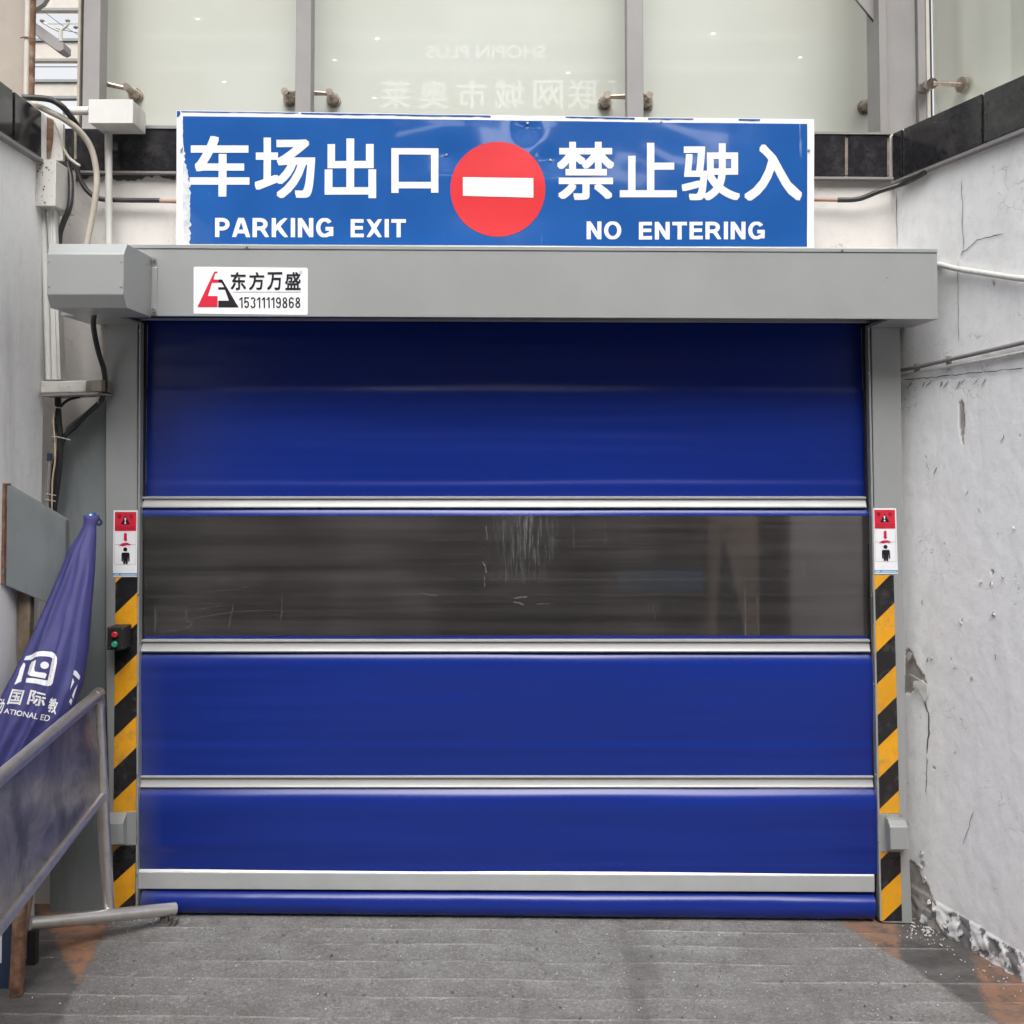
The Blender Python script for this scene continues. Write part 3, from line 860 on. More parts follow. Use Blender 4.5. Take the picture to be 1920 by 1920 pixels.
# ------------------------------------------------------------ sign board
YS = -.13
sign = thing('sign_board', 'long blue sign board reading 车场出口 PARKING EXIT, 禁止驶入 NO ENTERING, resting above the door header', 'sign board', PY(930, 466, YS))
def bow(X, Z):
    a = .006 * noise.noise(Vector((X * 1.3, Z * 3, 7))) + .003 * noise.noise(Vector((X * 4, Z * 5, 3)))
    for (dx, dz) in dents:
        r2 = ((X - dx) ** 2 + (Z - dz) ** 2) / .0016
        a += .005 * math.exp(-r2 * .7)
    return a
dents = [(PY(x, y, YS).x, PY(x, y, YS).z) for x, y in ((988, 240), (838, 291), (1032, 301))]
def PS(x, y, up=0.0):
    p = PY(x, y, YS); p.y += bow(p.x, p.z) - up; return p
def bil(tl, tr, br, bl, u, v):
    return ((tl[0]*(1-u)+tr[0]*u)*(1-v)+(bl[0]*(1-u)+br[0]*u)*v, (tl[1]*(1-u)+tr[1]*u)*(1-v)+(bl[1]*(1-u)+br[1]*u)*v)
so_tl, so_tr, so_br, so_bl = (331, 207), (1526, 224), (1526, 467), (331, 462)
def curved_sheet(name, q, up, m, parent, nu=160, nv=40, left=None):
    us = lin(0, 1, nu); vs = lin(0, 1, nv)
    def fn(u, v):
        x, y = bil(*q, u, v)
        if left is not None:
            lx = left(y); x = x + (lx - q[0][0]) * (1 - u)
        return PS(x, y, up)
    me = grid(fn, us, vs)
    return link(name, me, m, parent)
curved_sheet('panel', (so_tl, so_tr, so_br, so_bl), 0, M['sign_white'], sign)
# rim folded back round the panel (real sheet depth)
mb = MB()
q = [so_tl, so_tr, so_br, so_bl]
for i in range(4):
    a, b_ = q[i], q[(i+1) % 4]
    n_ = 40
    for k in range(n_):
        p = PS(a[0]+(b_[0]-a[0])*k/n_, a[1]+(b_[1]-a[1])*k/n_); r_ = PS(a[0]+(b_[0]-a[0])*(k+1)/n_, a[1]+(b_[1]-a[1])*(k+1)/n_)
        mb.add([p, r_, r_ + Vector((0, .03, 0)), p + Vector((0, .03, 0))], [(0, 1, 2, 3)])
mb.build('folded_rim', M['sign_back'], sign)
def torn(y):
    t = (y - 218) / 240
    base = 343 if t < .25 else 343 + (t - .25) / .3 * 14 if t < .55 else 357
    return base + 2.2 * noise.noise(Vector((y * .12, 0, 0))) * (1 if t > .2 else .2) * 2 + (1.2 * noise.noise(Vector((y * .9, 3, 0))) if t > .25 else 0)
curved_sheet('blue_film', ((343, 218), (1513, 233), (1513, 462.5), (343, 457.5)), .0016, M['sign_blue'], sign, 240, 130, torn)
# torn residue at the left and blue slivers of old film along the top
decal('film_residue', [(343, 250), (348, 290), (353, 330), (356, 360), (358, 400), (356, 430), (358, 455), (345, 455), (343, 400)], lambda x, y: PS(x, y, .0012), M['sign_back'], sign)
for (xa, xb, h) in ((340, 560, 2), (565, 920, 3), (1060, 1190, 3), (1215, 1300, 3), (1385, 1425, 3), (332, 338, 12)):
    n_ = max(2, int((xb - xa) / 12))
    f_ = lambda x: 208 + (x - 331) * 17 / 1195
    tp = [(xa + (xb-xa)*i/n_, f_(xa + (xb-xa)*i/n_) + .4) for i in range(n_+1)]
    bt_ = [(x, y + h * rf.uniform(.5, 1.1)) for x, y in tp[::-1]]
    decal('film_sliver', tp + bt_, lambda x, y: PS(x, y, .0018), M['sign_blue'], sign)
UP = .0028
fS = lambda x, y: PS(x, y, UP)
for ch, r_ in (('车', (356, 255, 468, 369)), ('场', (478, 258, 591, 372)), ('出', (609, 260, 705.5, 372)), ('口', (734, 278, 822, 362)),
               ('禁', (1044.5, 266, 1151.5, 375)), ('止', (1162, 268, 1269, 370)), ('驶', (1278, 269, 1387, 376)), ('入', (1395, 271, 1503, 377))):
    place_text('character', ch, r_, fS, M['sign_white'], sign, bold=.022, sub=1)
for ch, r_ in (('PARKING', (404, 409, 625, 445)), ('EXIT', (657.5, 411, 761, 445)), ('NO', (1100, 415, 1165, 448.5)), ('ENTERING', (1198, 416, 1433.5, 449))):
    place_letters(ch, r_, fS, M['sign_white'], sign)
# red disc and white bar as fine sheets so they follow the bowed panel
def disc_sheet(cx, cy, r, up, m, name):
    V, Fc = [PS(cx, cy, up)], []
    nr, na = 14, 72
    for i in range(1, nr+1):
        for k in range(na):
            a = 2*math.pi*k/na
            V.append(PS(cx + r*i/nr*math.cos(a), cy + r*i/nr*math.sin(a), up))
    for k in range(na): Fc.append((0, 1+k, 1+(k+1) % na))
    for i in range(nr-1):
        for k in range(na):
            Fc.append((1+i*na+k, 1+(i+1)*na+k, 1+(i+1)*na+(k+1) % na, 1+i*na+(k+1) % na))
    return link(name, mesh(V, Fc, name, True), m, sign)
disc_sheet(933.5, 355, 89, .0028, M['sign_red'], 'red_disc')
curved_sheet('white_bar', ((868, 332.5), (1000, 334.5), (1000, 371), (868, 367.5)), .0042, M['sign_white'], sign, 40, 12)
for x, y in ((989, 231), (837, 290), (1032, 300), (340, 282), (1516, 282), (601, 461), (1240, 228)):
    p = PS(x, y, .004)
    MB().tube([p + Vector((0, .006, 0)), p + Vector((0, -.004, 0))], [.006, .0045], 10, False).build('rivet', M['screw'], sign, smooth=False)

# ------------------------------------------------------------ the high speed door
door = thing('roll_up_door', 'blue fabric roll-up door with grey frame, three aluminium slats and a dark clear window strip', 'roll-up door', (0, 0, 0))
YH = -.28
hx0, hx1 = -1.75, PY(1758, 530, YH).x
zht0, zht1 = PY(255, 459, YH).z, PY(1758, 468, YH).z
zhb0, zhb1 = PY(296, 592, YH).z, PY(1758, 598.5, YH).z
def hz(x, a, b): return a + (b - a) * (x - hx0) / (hx1 - hx0)
t = .012
hd = thing('header_cover', None, None, (0, 0, 0)); hd.parent = door; 
for k in list(hd.keys()): del hd[k]
bpy.data.objects.remove(hd)
mb = MB()
def hbox(x0, x1, y0, y1, lo, hi):
    """box following the slight tilt of the header; lo/hi are offsets from bottom/top lines"""
    def zz(x, q): return hz(x, zhb0, zhb1) + q[1] if q[0] == 'b' else hz(x, zht0, zht1) + q[1]
    v = []
    for y in (y0, y1):
        v += [(x0, y, zz(x0, lo)), (x1, y, zz(x1, lo)), (x1, y, zz(x1, hi)), (x0, y, zz(x0, hi))]
    mb.add(v, [(0, 1, 2, 3), (7, 6, 5, 4), (0, 4, 5, 1), (1, 5, 6, 2), (2, 6, 7, 3), (3, 7, 4, 0)])
hbox(hx0, hx1, YH, YH + t, ('b', 0), ('t', -.013))                 # front plate
hbox(hx0, hx1, YH + t, -.002 + YB, ('t', -.02), ('t', 0))          # top plate
jIl, jIr = PY(264, 607, 0).x, PY(1627, 612, 0).x
hbox(hx0, jIl, YH + t, -.003, ('b', 0), ('b', .012))               # soffit left
hbox(jIr, hx1, YH + t, -.003, ('b', 0), ('b', .012))               # soffit right
hbox(hx0, hx0 + t, YH + t, YB - .002, ('b', .012), ('t', -.02))
hbox(hx1 - t, hx1, YH + t, YB - .002, ('b', .012), ('t', -.02))
hbox(hx0 + t, hx1 - t, -.0, .02, ('b', .02), ('t', -.02))
mb.build('header_cover', M['paint_grey'], door, bevel=.002)
mb = MB(); hbox(hx0 - .001, hx1 + .001, YH - .004, YH + .05, ('t', -.0125), ('t', .003)); mb.build('header_cap', M['paint_grey'], door, bevel=.0015)
rz = hz(0, zhb0, zhb1) + .125
MB().tube([(jIl + .01, -.11, rz), (jIr - .01, -.11, rz)], .105, 32, False).build('fabric_roll', M['fabric'], door, auto=True)
for x, y in ((463, 464), (1579, 470)):
    p = PY(x, y, YH - .004); MB().tube([p, p - Vector((0, .003, 0))], .004, 8, False).build('screw', M['black'], door)

# motor cover
mfY = -.58
mx0, mx1 = PY(88, 510, mfY).x, PY(232, 510, mfY).x
zA, zB_ = PY(232, 476, mfY).z, PY(232, 552, mfY).z
zC, zD = PY(238, 457, mfY + .034).z, PY(239, 578, mfY + .034).z
prof = [(mfY, zA), (mfY, zB_), (mfY + .034, zD), (YH - .002, zD), (YH - .002, zC), (mfY + .034, zC)]
o = MB().prism([(mx0, y, z) for y, z in prof], (mx1 - mx0, 0, 0)).build('motor_cover', M['paint_grey'], door, bevel=.003)
for x, y in ((92, 489), (306, 490), (92, 537), (306, 537)):
    xx = 88 + (x - 88) * 144 / 220 if x > 200 else x
    p = PY(xx if xx < 150 else 227, y, mfY); MB().tube([p, p - Vector((0, .003, 0))], .0042, 8, False).build('screw', M['screw'], o)
MB().box((mx1, YH - .008, zD + .01), (mx1 + .022, YH - .0005, zC - .04)).build('flange', M['paint_grey'], o, bevel=.002)
for y in (486, 582):
    p = PY(289, y, YH - .008); MB().tube([p, p - Vector((0, .009, 0))], .0075, 12, False).build('bolt', M['screw'], o)

# jambs
def jamb(poly, name='jamb'):
    return slab(name, poly, 0, YB - .002, M['paint_grey'], door, bevel=.003)
jamb([(199, 604), (258.5, 604), (257.5, 900), (256, 1300), (253, 1702), (210, 1708), (199, 1300), (198, 900)])
jamb([(1633, 609), (1688, 609), (1694, 1100), (1700, 1500), (1711, 1732), (1654, 1730), (1646, 1400), (1640, 1000)])
def rail(p0, p1, w_):
    (xa, ya), (xb, yb) = p0, p1
    q = [(xa, ya), (xa + w_, ya), (xb + w_, yb), (xb, yb)]
    o = slab('guide_rail', q, -.006, .09, M['paint_grey'], door, bevel=.0015)
    return o
gl = rail((260.5, 604), (254, 1703), 3.6)
gr = rail((1627, 609), (1650, 1727), 3.6)
# black brush seals beside the fabric
slab('brush_seal', [(264.5, 604), (273, 604), (262, 1703), (258, 1703)], .03, .02, M['seal'], door)
slab('brush_seal', [(1618, 609), (1626.5, 609), (1649, 1727), (1643, 1727)], .03, .02, M['seal'], door)
for x0, y0, g in ((262, 620, 0), (259.5, 1115, 0), (258.5, 1281, 0), (258, 1453, 0), (257, 1567, 0), (256.4, 1640, 0), (1629, 700, 1), (1634, 1116, 1), (1638, 1282, 1), (1642, 1452, 1), (1647, 1575, 1)):
    p = PY(x0, y0, -.006); MB().tube([p, p - Vector((0, .003, 0))], .0038, 8, False).build('screw', M['screw'], gr if g else gl)

# fabric sections
YC = .062
XL, XR = PY(258, 1000, YC).x, PY(1648, 1000, YC).x
def slope_top(y0):
    return lambda y: .024 + .021 * math.tanh(max(0, y - y0 - 1) / 13.0) - .026 * max(0, min(1, (y - y0 - 26) / 170))
creases = [(728, .0035, 6), (905, .003, 5), (1262, .002, 8), (1392, .0022, 4), (1305, .002, 10), (1500, .002, 9), (1560, .0025, 12), (1615, .0015, 3), (820, .002, 25)]
def cloth_off(x, y):
    d = 0
    for c, a, wdt in creases:
        k = .7 + .3 * math.tanh(2.2 * noise.noise(Vector((x * .7, c * .1, 0))))
        d += 1.4 * a * k * math.tanh((y - c - 4 * noise.noise(Vector((x * .8, c, 2)))) / wdt)
    d += .004 * noise.noise(Vector((x * .6, y * .012, 3))) + .0016 * noise.noise(Vector((x * 1.8, y * .05, 8)))
    return d
def cloth(name, y0, y1, m, fw, n_rows, tilt=0.0, ncol=110):
    xs = lin(XL, XR, ncol); ys = lin(y0, y1, n_rows)
    def fn(x, y):
        yy = y + tilt * (x - 0) * 450
        z = PY(960, yy, YC).z
        return Vector((x, YC - fw(y) - cloth_off(x, y), z))
    return link(name, grid(fn, xs, ys), m, door)
def pane_off(y): return .0415 - .020 * min(1, max(0, (y - 970) / 150))
cloth('fabric_section', 590, 934, M['fabric'], lambda y: .006 * math.sin((y - 600) / 330 * math.pi), 100)
cloth('fabric_section', 949, 966, M['fabric'], slope_top(949), 14)
cloth('window_strip', 966, 1190, M['pane'], lambda y: pane_off(y), 60)
cloth('fabric_section', 1190, 1202, M['fabric'], lambda y: .0215 - (y - 1190) * .0006, 8)
cloth('fabric_section', 1220, 1457, M['fabric'], slope_top(1220), 80)
cloth('fabric_section', 1474, 1632, M['fabric'], slope_top(1474), 60)
def bag(y):
    tt = max(0, min(1, (y - 1664) / 55)); return .012 + .034 * math.sin(math.pi * tt) ** .8
# bottom bag hugging the ramp (follows the cross slope)
xs = lin(PY(258, 1700, 0).x + .012, PY(1648, 1715, 0).x - .012, 140); tsn = lin(0, 1, 26)
zbar = PY(960, 1664, YC).z
def bagfn(x, t_):
    zt = PY(960, 1664 + (x) * 3.0, YC).z; zb = gz(x, 0) + .004
    a = math.pi * t_
    r = .054 + .005 * noise.noise(Vector((x * 1.5, t_, 0))) + .0015 * noise.noise(Vector((x * 9, t_ * 2, 0)))
    return Vector((x, YC - .012 - r * math.sin(a) ** .8 , zt + (zb - zt) * (.5 - .5 * math.cos(a))))
link('bottom_bag', grid(bagfn, xs, tsn), M['fabric'], door)

def slat(y0, y1, xa, xb):
    zt, zb = PY(960, y0, YC - .03).z, PY(960, y1, YC - .03).z
    h = zt - zb
    x0, x1 = PY(xa, y0, YC - .03).x, PY(xb, y0, YC - .03).x
    yf = YC - .036
    prof = [(YC + .004, zt), (yf + .002, zt), (yf - .002, zt - .003), (yf - .002, zt - .008), (yf + .006, zt - .011)]
    for k in range(1, 9):
        a = k / 9
        prof.append((yf + .006 - .010 * a ** 1.6 + .0, zt - .011 - (h - .017) * a))
    prof += [(yf - .005, zb + .005), (yf - .003, zb), (YC + .004, zb)]
    o = MB().prism([(x0, y, z) for y, z in prof], (x1 - x0, 0, 0)).build('slat', M['alu'], door, auto=True)
    return o
slat(931, 952, 267, 1623)
slat(1199, 1222, 265, 1630)
slat(1454, 1476, 262, 1636)
# bottom bar
yb = YC - .052
p0, p1 = PY(258, 1629, yb), PY(1640, 1636, yb)
p3, p2 = PY(258, 1667, yb), PY(1640, 1673, yb)
b0, b1 = PY(262, 1626.5, yb + .012), PY(1637, 1634, yb + .012)
mb = MB()
L = [Vector((p0.x, yb + .05, b0.z + .002)), Vector((p0.x, yb + .014, b0.z + .002)), Vector((p0.x, yb, p0.z - .014)), Vector((p0.x, yb, p3.z)), Vector((p0.x, yb + .05, p3.z))]
R_ = [Vector((p1.x, yb + .05, b1.z + .002)), Vector((p1.x, yb + .014, b1.z + .002)), Vector((p1.x, yb, p1.z - .014)), Vector((p1.x, yb, p2.z)), Vector((p1.x, yb + .05, p2.z))]
mb.add(L + R_, [(0, 1, 2, 3, 4), (9, 8, 7, 6, 5)] + [(i, (i+1) % 5, (i+1) % 5 + 5, i + 5) for i in range(5)])
mb.build('bottom_bar', M['alu_bar'], door, bevel=.003)

# scratches in the window strip (shallow marks in the plastic)
M['scratch'] = mat('pale_scratch', (.12, .117, .115), .5)
def fP(x, y, off=0):
    q = PY(x, y, YC - .03); return PY(x, y, YC - pane_off(y) - cloth_off(q.x, y) - .0012)
rs = random.Random(5)
for i in range(13):
    x = rs.gauss(978, 26) if i < 9 else rs.uniform(780, 1200)
    y = rs.uniform(972, 1060); l = rs.uniform(8, 60) * (1 if i < 20 else .6)
    strip(wob((x, y), (x + rs.uniform(-1, 1), y + l), 6, .35, 300 + i), rs.uniform(.2, .5), fP, 'scratch', M['scratch'], door, seed=i)
for (a_, b2, wd) in (((378, 1097), (486, 1075), .6), ((374, 1112), (440, 1105), .6), ((444, 1106), (486, 1093), .8), ((375, 1131), (420, 1133), .5), ((376, 1142), (420, 1134), .7), ((347, 1161), (440, 1147), .7),
                     ((440, 1147), (485, 1145), .4), ((347, 1162), (361, 1168), 1.2), ((361, 1168), (352, 1178), 1.8), ((352, 1178), (300, 1187), .8), ((440, 1128), (428, 1176), .7), ((530, 1108), (526, 1186), .5),
                     ((789, 1112), (820, 1118), 1.4), ((962, 1122), (990, 1118), 2.6), ((1005, 1132), (1032, 1133), 1.2), ((905, 1052), (913, 1075), 1.6), ((908, 1080), (909, 1100), 1.4), ((911, 985), (914, 1014), 1.2), ((962, 1128), (984, 1134), 1.8)):
    strip(wob(a_, b2, 10, .7, int(a_[0])), wd * .75, fP, 'scratch', M['scratch'], door, seed=int(b2[0]))
for yy, xa, xb in ((1086, 600, 1620), (1114, 560, 1600), (999, 840, 1150), (1012, 740, 1180), (1025, 1000, 1350), (1145, 470, 760)):
    strip(wob((xa, yy), (xb, yy + 1), 60, .4, int(yy)), .22, fP, 'crease_line', M['scratch'], door, seed=int(yy))

# hazard tape
def hazard(xl_, xr_, y0, y1, bounds, first_black, rise):
    """xl_,xr_: functions of y; bounds = boundary heights on the left edge"""
    tape = []
    b = [y0 - 200] + list(bounds) + [y1 + 200]
    black = first_black
    for a, c in zip(b, b[1:]):
        # region between two slanted lines, clipped to [y0,y1]
        poly = [(0, a), (1, a - rise), (1, c - rise), (0, c)]
        def clip(P, f, inside):
            out = []
            for i in range(len(P)):
                p, q = P[i], P[(i+1) % len(P)]
                ip, iq = inside(p), inside(q)
                if ip: out.append(p)
                if ip != iq:
                    t_ = (f - p[1]) / (q[1] - p[1]); out.append((p[0] + (q[0]-p[0])*t_, f))
            return out
        poly = clip(poly, y0, lambda p: p[1] >= y0)
        if len(poly) > 2: poly = clip(poly, y1, lambda p: p[1] <= y1)
        if len(poly) > 2:
            tape.append((black, [(xl_(y) * (1 - u) + xr_(y) * u, y) for u, y in poly]))
        black = not black
    for bl, P in tape:
        pts = [PY(x, y, -.0015) for x, y in P]
        MB().prism(pts, (0, .0012, 0)).build('tape_stripe', M['tape_black'] if bl else M['yellow'], door)
lx = lambda y: 216.5 + (y - 1082) * (211 - 216.5) / 618
rx = lambda y: 258.4 + (y - 1082) * (253.5 - 258.4) / 618
hazard(lx, rx, 1082, 1522, [1093, 1151, 1209, 1267, 1325, 1383.5, 1442, 1501], False, 41)
hazard(lx, rx, 1586, 1702, [1598, 1656, 1712], False, 39)
lx = lambda y: 1635.4 + (y - 1078) * (1650 - 1635.4) / 648
rx = lambda y: 1675.6 + (y - 1078) * (1691.5 - 1675.6) / 648
hazard(lx, rx, 1078.5, 1525, [1110.8 + 58.6 * k for k in range(8)], False, 39)
hazard(lx, rx, 1597, 1727, [1615, 1673.7, 1732], False, 38)

# sensor guards low on the jambs
g = slab('sensor_guard', [(203, 1524), (257, 1522), (257, 1584), (203, 1586)], -.006, .006, M['paint_grey'], door, bevel=.001)
mb = MB(); 
pt = [PY(x, y, -.07) for x, y in ((203, 1545), (231, 1544), (231, 1583), (204, 1584))]
pr = [PY(x, y, -.006) for x, y in ((205, 1524), (238, 1523), (236, 1583), (206, 1584))]
mb.add(pt + pr, [(0, 1, 2, 3), (0, 4, 5, 1), (2, 1, 5, 6), (3, 2, 6, 7), (0, 3, 7, 4)])
mb.build('guard_hood', M['paint_grey'], g, bevel=.002)
g = slab('sensor_guard', [(1648, 1526), (1692, 1528), (1692, 1598), (1650, 1597)], -.006, .006, M['paint_grey'], door, bevel=.001)
mb = MB()
pt = [PY(x, y, -.075) for x, y in ((1669, 1551), (1702, 1551), (1703, 1593), (1670, 1593))]
pr = [PY(x, y, -.006) for x, y in ((1659, 1531), (1693, 1533), (1696, 1595), (1663, 1595))]
pm = [PY(x, y, -.045) for x, y in ((1664, 1536), (1698, 1539))]
mb.add(pt + pr + pm, [(0, 1, 2, 3), (0, 8, 9, 1), (8, 4, 5, 9), (2, 1, 9, 5, 6), (3, 2, 6, 7), (0, 3, 7, 4, 8)])
mb.build('guard_hood', M['paint_grey'], g, bevel=.002)
for x, y in ((1662, 1527.5), (1687, 1528)):
    p = PY(x, y, -.006); MB().tube([p, p - Vector((0, .004, 0))], .005, 8, False).build('screw', M['screw'], g)

# maker's sticker on the header
stk = slab('maker_sticker', [(365, 500), (575, 502), (577, 504), (577, 589), (575, 590.5), (364, 588), (363, 586), (363, 502)], YH - .001, .0008, M['print_white'], door)
tag(stk, 'white sticker with red and black logo, 东方万盛 and a phone number')
def fK(x, y): return PY(200 + x / 4.364, 500 + y / 4.364, YH - .0022)
decal('logo', [(880,40),(908,40),(908,52),(888,52),(872,105),(912,105),(912,130),(862,130),(828,240),(908,240),(908,330),(742,330)], fK, M['print_red'], stk)
decal('logo', [(913,105),(945,105),(1080,333),(913,333),(913,278),(1000,278),(968,187),(913,187),(913,168),(962,168),(940,130),(913,130)], fK, M['print_black'], stk)
for i, ch in enumerate('东方万盛'):
    x0 = (1015, 1165, 1313, 1460)[i]; x1 = (1140, 1290, 1437, 1587)[i]
    place_text('lettering', ch, (x0, 44, x1, 190), fK, M['print_black'], stk, bold=.018)
place_letters('15311119868', (1085, 250, 1585, 338), fK, M['print_black'], stk, t=.12, gap=.13)
place_text('registered_mark', '®', (1575, 34, 1602, 60), fK, M['print_line'], stk)
decal('rule', rect_px(1030, 205, 1590, 209), fK, M['print_line'], stk)

# warning stickers
def warn(tl, tr, br, bl):
    s = slab('warning_sticker', [tl, tr, br, bl], -.003, .0012, M['print_white'], door)
    tag(s, 'white warning sticker with red head, arrow and black figure')
    def f(u, v, k=1):
        x, y = bil(tl, tr, br, bl, u, v); return PY(x, y, -.0035 - .0008 * k)
    D = lambda n_, P, m, k=1: decal(n_, P, lambda u, v: f(u, v, k), M[m], s)
    D('red_field', rect_px(.055, .025, .945, .31), 'print_red')
    D('triangle', [(.49, .08), (.70, .212), (.30, .212)], 'print_black', 2)
    D('exclamation_mark', [(.455, .115), (.525, .115), (.505, .17), (.475, .17)], 'print_white', 3)
    D('exclamation_mark', disc_px(.49, .190, .035, .0125, 16), 'print_white', 3)
    place_text('lettering', '警', (.16, .062, .33, .122), lambda u, v: f(u, v, 2), M['print_dark_red'], s, bold=.01)
    place_text('lettering', '告', (.67, .062, .81, .122), lambda u, v: f(u, v, 2), M['print_dark_red'], s, bold=.01)
    for (a, c, v) in ((.10, .34, .245), (.40, .60, .245), (.68, .88, .245), (.10, .50, .277), (.58, .88, .277)):
        D('small_print', rect_px(a, v, c, v + .009), 'print_dark_red', 2)
    for P in (rect_px(.055, .32, .065, .81), rect_px(.935, .32, .945, .81), rect_px(.055, .808, .945, .812), rect_px(.055, .511, .30, .516), rect_px(.70, .511, .945, .516)):
        D('frame_line', P, 'print_line')
    D('arrow', [(.44, .345), (.56, .345), (.56, .44), (.60, .44), (.50, .468), (.41, .44), (.44, .44)], 'print_pink', 2)
    D('burst', [(.22, .535), (.32, .515), (.25, .512), (.36, .497), (.42, .490), (.60, .488), (.64, .498), (.76, .512), (.68, .516), (.74, .527), (.55, .520), (.40, .538), (.34, .528)], 'print_pink', 2)
    D('figure', disc_px(.50, .587, .085, .030, 24), 'print_black', 2)
    D('figure', [(.38, .635), (.64, .635), (.68, .65), (.69, .765), (.64, .770), (.62, .69), (.60, .805), (.525, .805), (.51, .755), (.495, .805), (.42, .805), (.405, .69), (.40, .765), (.345, .765), (.35, .65)], 'print_black', 2)
    D('blue_strip', rect_px(.0, .942, .985, .978), 'print_blue')
    D('small_print', rect_px(.06, .955, .24, .966), 'print_white', 2)
    D('small_print', rect_px(.32, .957, .94, .966), 'print_white', 2)
warn((213, 956.7), (258, 956.7), (257, 1081.7), (211.7, 1081.7))
warn((1636.8, 952.9), (1680.2, 952.9), (1683.7, 1076), (1639.5, 1076))

# push-button box
cb = thing('control_box', 'small black push-button box with a red and a green button on the left jamb', 'control box', PY(216, 1195, 0))
a = PY(202.5, 1176, -.085); c = PY(233, 1218, -.085)
o = MB().box((a.x, -.085, c.z), (c.x, -.004, a.z)).build('housing', M['black'], cb, bevel=.004)
a2 = PY(202, 1175, -.085)
MB().box((a.x - .001, -.091, c.z - .001), (c.x + .001, -.0855, a.z + .001)).build('lid', M['black'], cb, bevel=.003)
for y, mm in ((1189.5, 'btn_red'), (1207.5, 'btn_green')):
    p = PY(216, y, -.091)
    MB().tube([p, p - Vector((0, .004, 0))], .0150, 24, False).build('bezel', M['black'], cb)
    MB().tube([p - Vector((0, .003, 0)), p - Vector((0, .011, 0)), p - Vector((0, .013, 0))], [.0118, .0118, .009], 24, False).build('button', M[mm], cb, smooth=False)
for x in (205.5, 229.5):
    for y in (1179.5, 1214.5):
        p = PY(x, y, -.091); MB().tube([p, p - Vector((0, .0015, 0))], .0028, 8, False).build('screw', M['screw'], cb)

# filler panel left of the door
o = slab('filler_panel', [(198, 748), (185, 752), (150, 780), (125, 800), (113, 840), (103, 962), (97, 1300), (93, 1716), (198, 1716)], .045, .015, M['paint_dark'])
tag(o, 'dark grey steel filler sheet between left jamb and side wall', 'metal panel')

# ------------------------------------------------------------ glass screen above
fac = thing('glass_facade', 'frosted pale green glass screen on grey steel posts above the black tiles', 'glass facade', (0, .4, PY(960, 240, .4).z))
YG, YP = .62, .36
ZT = PY(960, -500, YG).z
def gpan(x0, x1, y1=262):
    p0 = PY(x0, y1, YG); p1 = PY(x1, y1, YG)
    return MB().box((p0.x, YG, p0.z - .3), (p1.x, YG + .012, ZT)).build('glass_panel', M['glass'], fac, bevel=.002)
gpan(172, 569.5); gpan(571.5, 1188.5); gpan(1190.5, 1668)
MB().box((PY(172, 200, YG + .3).x, YG + .15, zt_l - .2), (PY(1680, 200, YG).x, YG + .2, ZT)).build('backing_wall', M['roof_sheet'], fac)
# ledge the posts stand on
MB().box((PY(155, 200, YP).x, YB + .05, zt_l - .06), (RC.x + .3, YG + .15, zt_l - .005)).build('ledge', M['post'], fac)
def post(x0, x1, name='post', Y=YP, dep=.09):
    p0, p1 = PY(x0, 240, Y), PY(x1, 240, Y)
    return MB().box((p0.x, Y, zt_l - .01), (p1.x, Y + dep, ZT)).build(name, M['post'], fac, bevel=.003)
post(153, 185); post(553, 582); post(1176, 1207)
MB().box((PY(145.5, 200, YP).x, YP - .01, zt_l - .1), (PY(150, 200, YP).x, YP + .1, ZT)).build('edge_trim', M['brown'], fac)
MB().box((PY(150, 200, YP).x, YP + .02, zt_l - .1), (PY(153, 200, YP).x, YP + .05, ZT)).build('edge_trim', M['black'], fac)
# H-section corner column
cx0, cx1 = PY(1650, 200, .14).x, PY(1738, 200, .14).x
fl = (cx1 - cx0) * .17
zc = PR(1680, 262).z - .06
mb = MB()
mb.box((cx0, .14, zc), (cx0 + fl, .30, ZT)); mb.box((cx1 - fl, .14, zc), (cx1, .30, ZT)); mb.box((cx0 + fl, .165, zc), (cx1 - fl, .18, ZT))
mb.build('corner_column', M['post'], fac, bevel=.003)
mb = MB().prism([PY(1590, -20, .20), PY(1650, -20, .20), PY(1650, 54, .20), PY(1657, 54, .20), PY(1657, -20, .20)][:3] + [PY(1653, 54, .20)], (0, .012, 0))
mb.build('gusset_plate', M['post'], fac)
